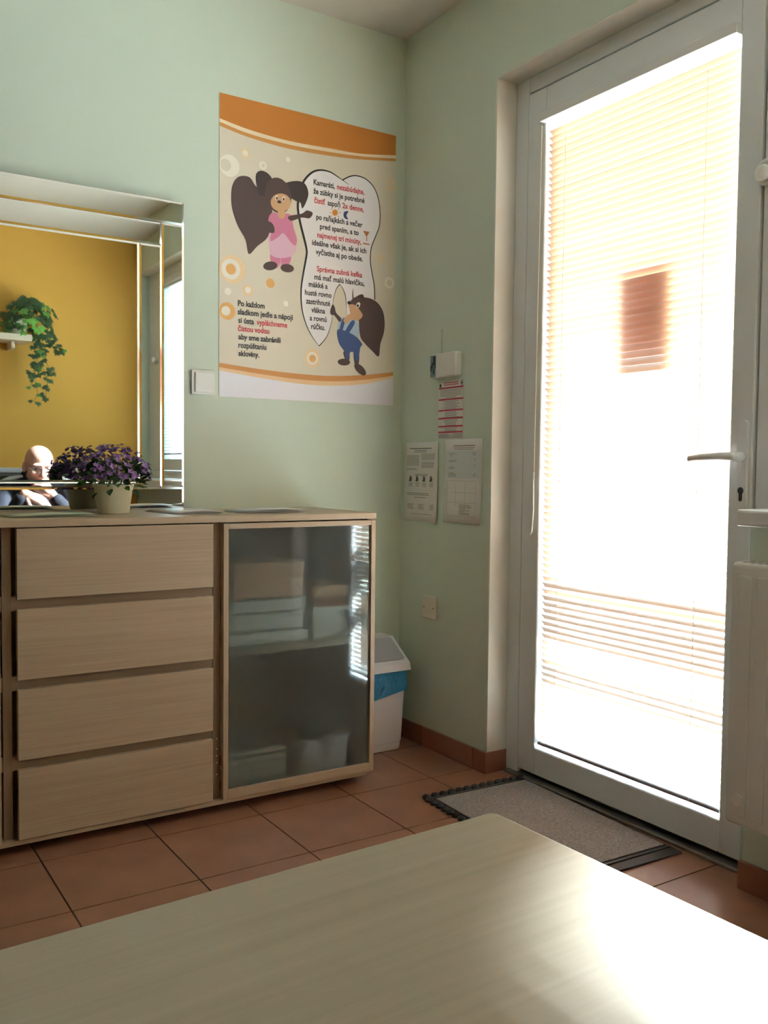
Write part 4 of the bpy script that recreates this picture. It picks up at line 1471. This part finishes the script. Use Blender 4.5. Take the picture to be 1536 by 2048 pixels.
def capsule(mb, p0, p1, r0, r1):
    p0, p1 = Vector(p0), Vector(p1)
    d = (p1 - p0)
    L = d.length
    t = d / L
    pts, rs = [], []
    for k in range(5):
        a = math.pi / 2 * k / 5
        pts.append(p0 - t * r0 * math.cos(a))
        rs.append(max(1e-4, r0 * math.sin(a)))
    pts.append(p0)
    rs.append(r0)
    pts.append(p1)
    rs.append(r1)
    for k in range(4, -1, -1):
        a = math.pi / 2 * k / 5
        pts.append(p1 + t * r1 * math.cos(a))
        rs.append(max(1e-4, r1 * math.sin(a)))
    mb.tube(pts, rs, 14)


def chain(mb, pts, rs):
    for i in range(len(pts) - 1):
        capsule(mb, pts[i], pts[i + 1], rs[i], rs[i + 1])


def fused(name, mb, m, parent, voxel, smooth=4):
    """melt overlapping volumes into one continuous skin"""
    me = mb.mesh(name, m)
    o = bpy.data.objects.new(name, me)
    COL.objects.link(o)
    rm = o.modifiers.new('melt', 'REMESH')
    rm.mode = 'VOXEL'
    rm.voxel_size = voxel
    rm.use_smooth_shade = True
    s_ = o.modifiers.new('soft', 'SMOOTH')
    s_.iterations = smooth
    s_.factor = 0.5
    bpy.context.view_layer.update()
    me2 = bpy.data.meshes.new_from_object(o.evaluated_get(dg()))
    o.modifiers.clear()
    o.data = me2
    me2.name = name
    for p in me2.polygons:
        p.use_smooth = True
    o.parent = parent
    return o


PXC = -0.75
per = thing('person', 'bald seated person in glasses and navy jacket leaning forward, hand at chin', 'person', loc=(PXC, -2.95, 0))
ORG_ = Vector((PXC, -2.95, 0))


def q(x, y, z):
    return Vector((x, y, z))       # local to the person: y forward (to the sideboard), x to the window


# landmarks (local)
hip = {s: q(0.09 * s, 0.0, 0.50) for s in (-1, 1)}
knee = {s: q(0.13 * s, 0.44, 0.50) for s in (-1, 1)}
ank = {s: q(0.12 * s, 0.42, 0.09) for s in (-1, 1)}
shl = {s: q(0.165 * s, 0.235, 0.865) for s in (-1, 1)}
elb = {1: q(0.20, 0.46, 0.64), -1: q(-0.22, 0.44, 0.63)}
wri = {1: q(0.055, 0.425, 0.83), -1: q(-0.115, 0.52, 0.845)}
neck0, neck1 = q(0, 0.235, 0.905), q(0.0, 0.285, 0.955)
hc = q(0.005, 0.315, 1.000)          # head centre
tilt = Matrix.Rotation(math.radians(-14), 3, 'X') @ Matrix.Rotation(math.radians(0), 3, 'Z')


def hp(x, y, z):                     # head-local to person-local
    return hc + tilt @ Vector((x, y, z))


body = MB()
chain(body, [hip[-1], hip[1]], [0.10, 0.10])
chain(body, [q(0, 0, 0.52), q(0, 0.10, 0.68), q(0, 0.19, 0.82)], [0.12, 0.12, 0.115])
chain(body, [shl[-1], shl[1]], [0.06, 0.06])
for s in (-1, 1):
    chain(body, [hip[s], knee[s], ank[s]], [0.085, 0.058, 0.042])
    chain(body, [ank[s], ank[s] + Vector((0.01 * s, 0.13, -0.045))], [0.035, 0.03])
    chain(body, [shl[s], elb[s], wri[s]], [0.050, 0.042, 0.028])
chain(body, [neck0, neck1, hp(0, -0.02, -0.04)], [0.060, 0.056, 0.056])
# head
ellipsoid(body, hp(0, -0.010, 0.030), (0.076, 0.094, 0.082), tilt, 28, 18)
ellipsoid(body, hp(0, 0.020, -0.030), (0.066, 0.074, 0.080), tilt, 28, 18)
ellipsoid(body, hp(0, 0.048, -0.088), (0.040, 0.036, 0.028), tilt, 18, 12)
ellipsoid(body, hp(0, 0.078, 0.022), (0.054, 0.016, 0.012), tilt, 18, 10)         # brow
chain(body, [hp(0, 0.088, 0.010), hp(0, 0.104, -0.018), hp(0, 0.112, -0.034)], [0.0085, 0.0105, 0.0135])   # nose
for s in (-1, 1):
    ellipsoid(body, hp(0.011 * s, 0.099, -0.037), (0.009, 0.010, 0.008), tilt, 10, 8)
    ellipsoid(body, hp(0.044 * s, 0.068, -0.022), (0.022, 0.020, 0.020), tilt, 14, 10)   # cheeks
    ellipsoid(body, hp(0.079 * s, -0.005, -0.010), (0.010, 0.020, 0.032), tilt @ Matrix.Rotation(0.2 * s, 3, 'Z'), 12, 10)   # ears
ellipsoid(body, hp(0, 0.090, -0.062), (0.024, 0.010, 0.006), tilt, 14, 8)
ellipsoid(body, hp(0, 0.088, -0.071), (0.021, 0.010, 0.007), tilt, 14, 8)


def hand(w, fwd, nrm, side, curl, spread=0.16, thumb=1.0):
    """palm and five bent fingers; fwd runs from the wrist to the knuckles, nrm leaves the palm"""
    fwd = Vector(fwd).normalized()
    nrm = (Vector(nrm) - fwd * Vector(nrm).dot(fwd)).normalized()
    lat = fwd.cross(nrm).normalized() * side
    chain(body, [w, w + fwd * 0.03], [0.027, 0.026])
    for k in range(4):
        off = (-0.027, -0.009, 0.009, 0.026)[k]
        kn = w + fwd * (0.088, 0.093, 0.090, 0.080)[k] + lat * off
        chain(body, [w + fwd * 0.02 + lat * off * 0.5, kn], [0.0155, 0.0105])
        Ls = ((0.040, 0.024, 0.020), (0.045, 0.028, 0.021), (0.041, 0.026, 0.020), (0.032, 0.019, 0.017))[k]
        p, ang = kn, 0.0
        rs = (0.0088, 0.0080, 0.0072, 0.0062)
        for j in range(3):
            ang += curl[j] * (1 + 0.08 * k)
            d = fwd * math.cos(ang) + nrm * math.sin(ang) + lat * (off * spread * 20 / 3) * 0.35
            p2 = p + d.normalized() * Ls[j]
            capsule(body, p, p2, rs[j], rs[j + 1])
            p = p2
    t0 = w + fwd * 0.022 - lat * 0.024 + nrm * 0.006
    t1 = t0 + (fwd * 0.62 - lat * 0.62 * thumb + nrm * 0.35).normalized() * 0.040
    t2 = t1 + (fwd * 0.85 - lat * 0.15 + nrm * 0.35).normalized() * 0.030
    t3 = t2 + (fwd * 0.9 + lat * 0.10 + nrm * 0.3).normalized() * 0.024
    chain(body, [t0, t1, t2, t3], [0.0135, 0.0105, 0.0092, 0.0075])


# window-side hand folded under the chin, the other hand hanging with long loose fingers
hand(wri[1], (-0.55, 0.10, 0.75), (-0.5, -0.8, -0.3), 1, (1.1, 1.3, 0.7), 0.10, 0.5)
hand(wri[-1], (0.75, 0.25, -0.30), (0.1, -0.6, -0.8), -1, (0.35, 0.30, 0.2), 0.5, 1.0)
fused('body', body, 'skin', per, 0.0036, 3)

jk = MB()
chain(jk, [q(0, 0, 0.50), q(0, 0.10, 0.68), q(0, 0.19, 0.81)], [0.110, 0.148, 0.135])
chain(jk, [shl[-1], shl[1]], [0.078, 0.078])
chain(jk, [q(-0.07, 0.0, 0.49), q(0.07, 0.0, 0.49)], [0.10, 0.10])
chain(jk, [q(-0.10, 0.15, 0.78), q(0.10, 0.15, 0.78)], [0.11, 0.11])
chain(jk, [q(-0.03, 0.225, 0.895), q(0.03, 0.225, 0.895)], [0.070, 0.070])
for s in (-1, 1):
    e2 = elb[s] + (wri[s] - elb[s]) * 0.86
    chain(jk, [shl[s], (shl[s] + elb[s]) / 2, elb[s], e2], [0.076, 0.062, 0.056, 0.042])
fused('jacket', jk, 'navy', per, 0.007, 4)
# collar with red trim, pale shoulder stripes
cl = MB()
ax = (neck1 - neck0).normalized()


def collar(mb, c, r, w, n=28):
    u = ax.cross(Vector((1, 0, 0))).normalized()
    v = ax.cross(u)
    ring1 = [c + (u * math.cos(2 * math.pi * k / n) + v * math.sin(2 * math.pi * k / n)) * r for k in range(n)]
    mb.tube(ring1 + ring1[:2], w, 8, cap=False)


collar(cl, neck0 + ax * 0.030, 0.074, 0.014)
cl.build('collar', 'navy', per, smooth=True)
cl = MB()
cl.tube([q(-0.045, 0.300, 0.915), q(-0.02, 0.325, 0.878), q(0, 0.332, 0.862), q(0.02, 0.325, 0.878), q(0.045, 0.300, 0.915)], 0.0085, 8)
cl.build('collar_trim', 'redt', per, smooth=True)
for s in (-1, 1):
    for d_ in (0.0, 0.022):
        a = shl[s] + Vector((0.0, 0.02 + d_, 0.076 - d_ * 0.35))
        mb = MB()
        pts = [shl[s] + Vector((-0.085 * s, 0.030 + d_, 0.074)), shl[s] + Vector((-0.02 * s, 0.040 + d_, 0.066 - d_ * 0.4)), shl[s] + Vector((0.05 * s, 0.05 + d_, 0.036))]
        mb.tube(pts, 0.008, 8)
        mb.build('shoulder_stripe', 'stripe', per, smooth=True)
tr = MB()
for s in (-1, 1):
    chain(tr, [hip[s], knee[s], ank[s] + Vector((0, 0, 0.03))], [0.098, 0.072, 0.062])
chain(tr, [hip[-1], hip[1]], [0.108, 0.108])
fused('trousers', tr, 'jeans', per, 0.008, 4)
for s in (-1, 1):
    f = MB()
    chain(f, [ank[s] + Vector((0, -0.015, -0.035)), ank[s] + Vector((0.01 * s, 0.07, -0.048)), ank[s] + Vector((0.02 * s, 0.155, -0.055))], [0.046, 0.041, 0.034])
    fused('shoe', f, 'shoe', per, 0.007, 2)
# glasses
gl = MB()
for s in (-1, 1):
    c = hp(0.033 * s, 0.098, 0.000)
    u, v = tilt @ Vector((1, 0, 0)), tilt @ Vector((0, -0.15, 1))
    rg = [c + u * 0.024 * math.cos(2 * math.pi * k / 20) + v * 0.016 * math.sin(2 * math.pi * k / 20) for k in range(21)]
    gl.tube(rg + rg[1:2], 0.0013, 6, cap=False)
    gl.tube([c + u * 0.024 * s, hp(0.074 * s, 0.075, 0.006), hp(0.080 * s, 0.0, 0.010)], 0.0013, 6)
    le = MB().disc(c, u, v * 0.66, 0.023, 20).build('lens', 'lens', per)
gl.tube([hp(-0.009, 0.100, 0.003), hp(0, 0.104, 0.006), hp(0.009, 0.100, 0.003)], 0.0013, 6)
gl.build('glasses', 'dark', per, smooth=True)
for s in (-1, 1):
    e_ = MB()
    ellipsoid(e_, hp(0.032 * s, 0.074, 0.000), (0.010, 0.0100, 0.0065), tilt, 14, 10)
    e_.build('eye', 'eyew', per, smooth=True)
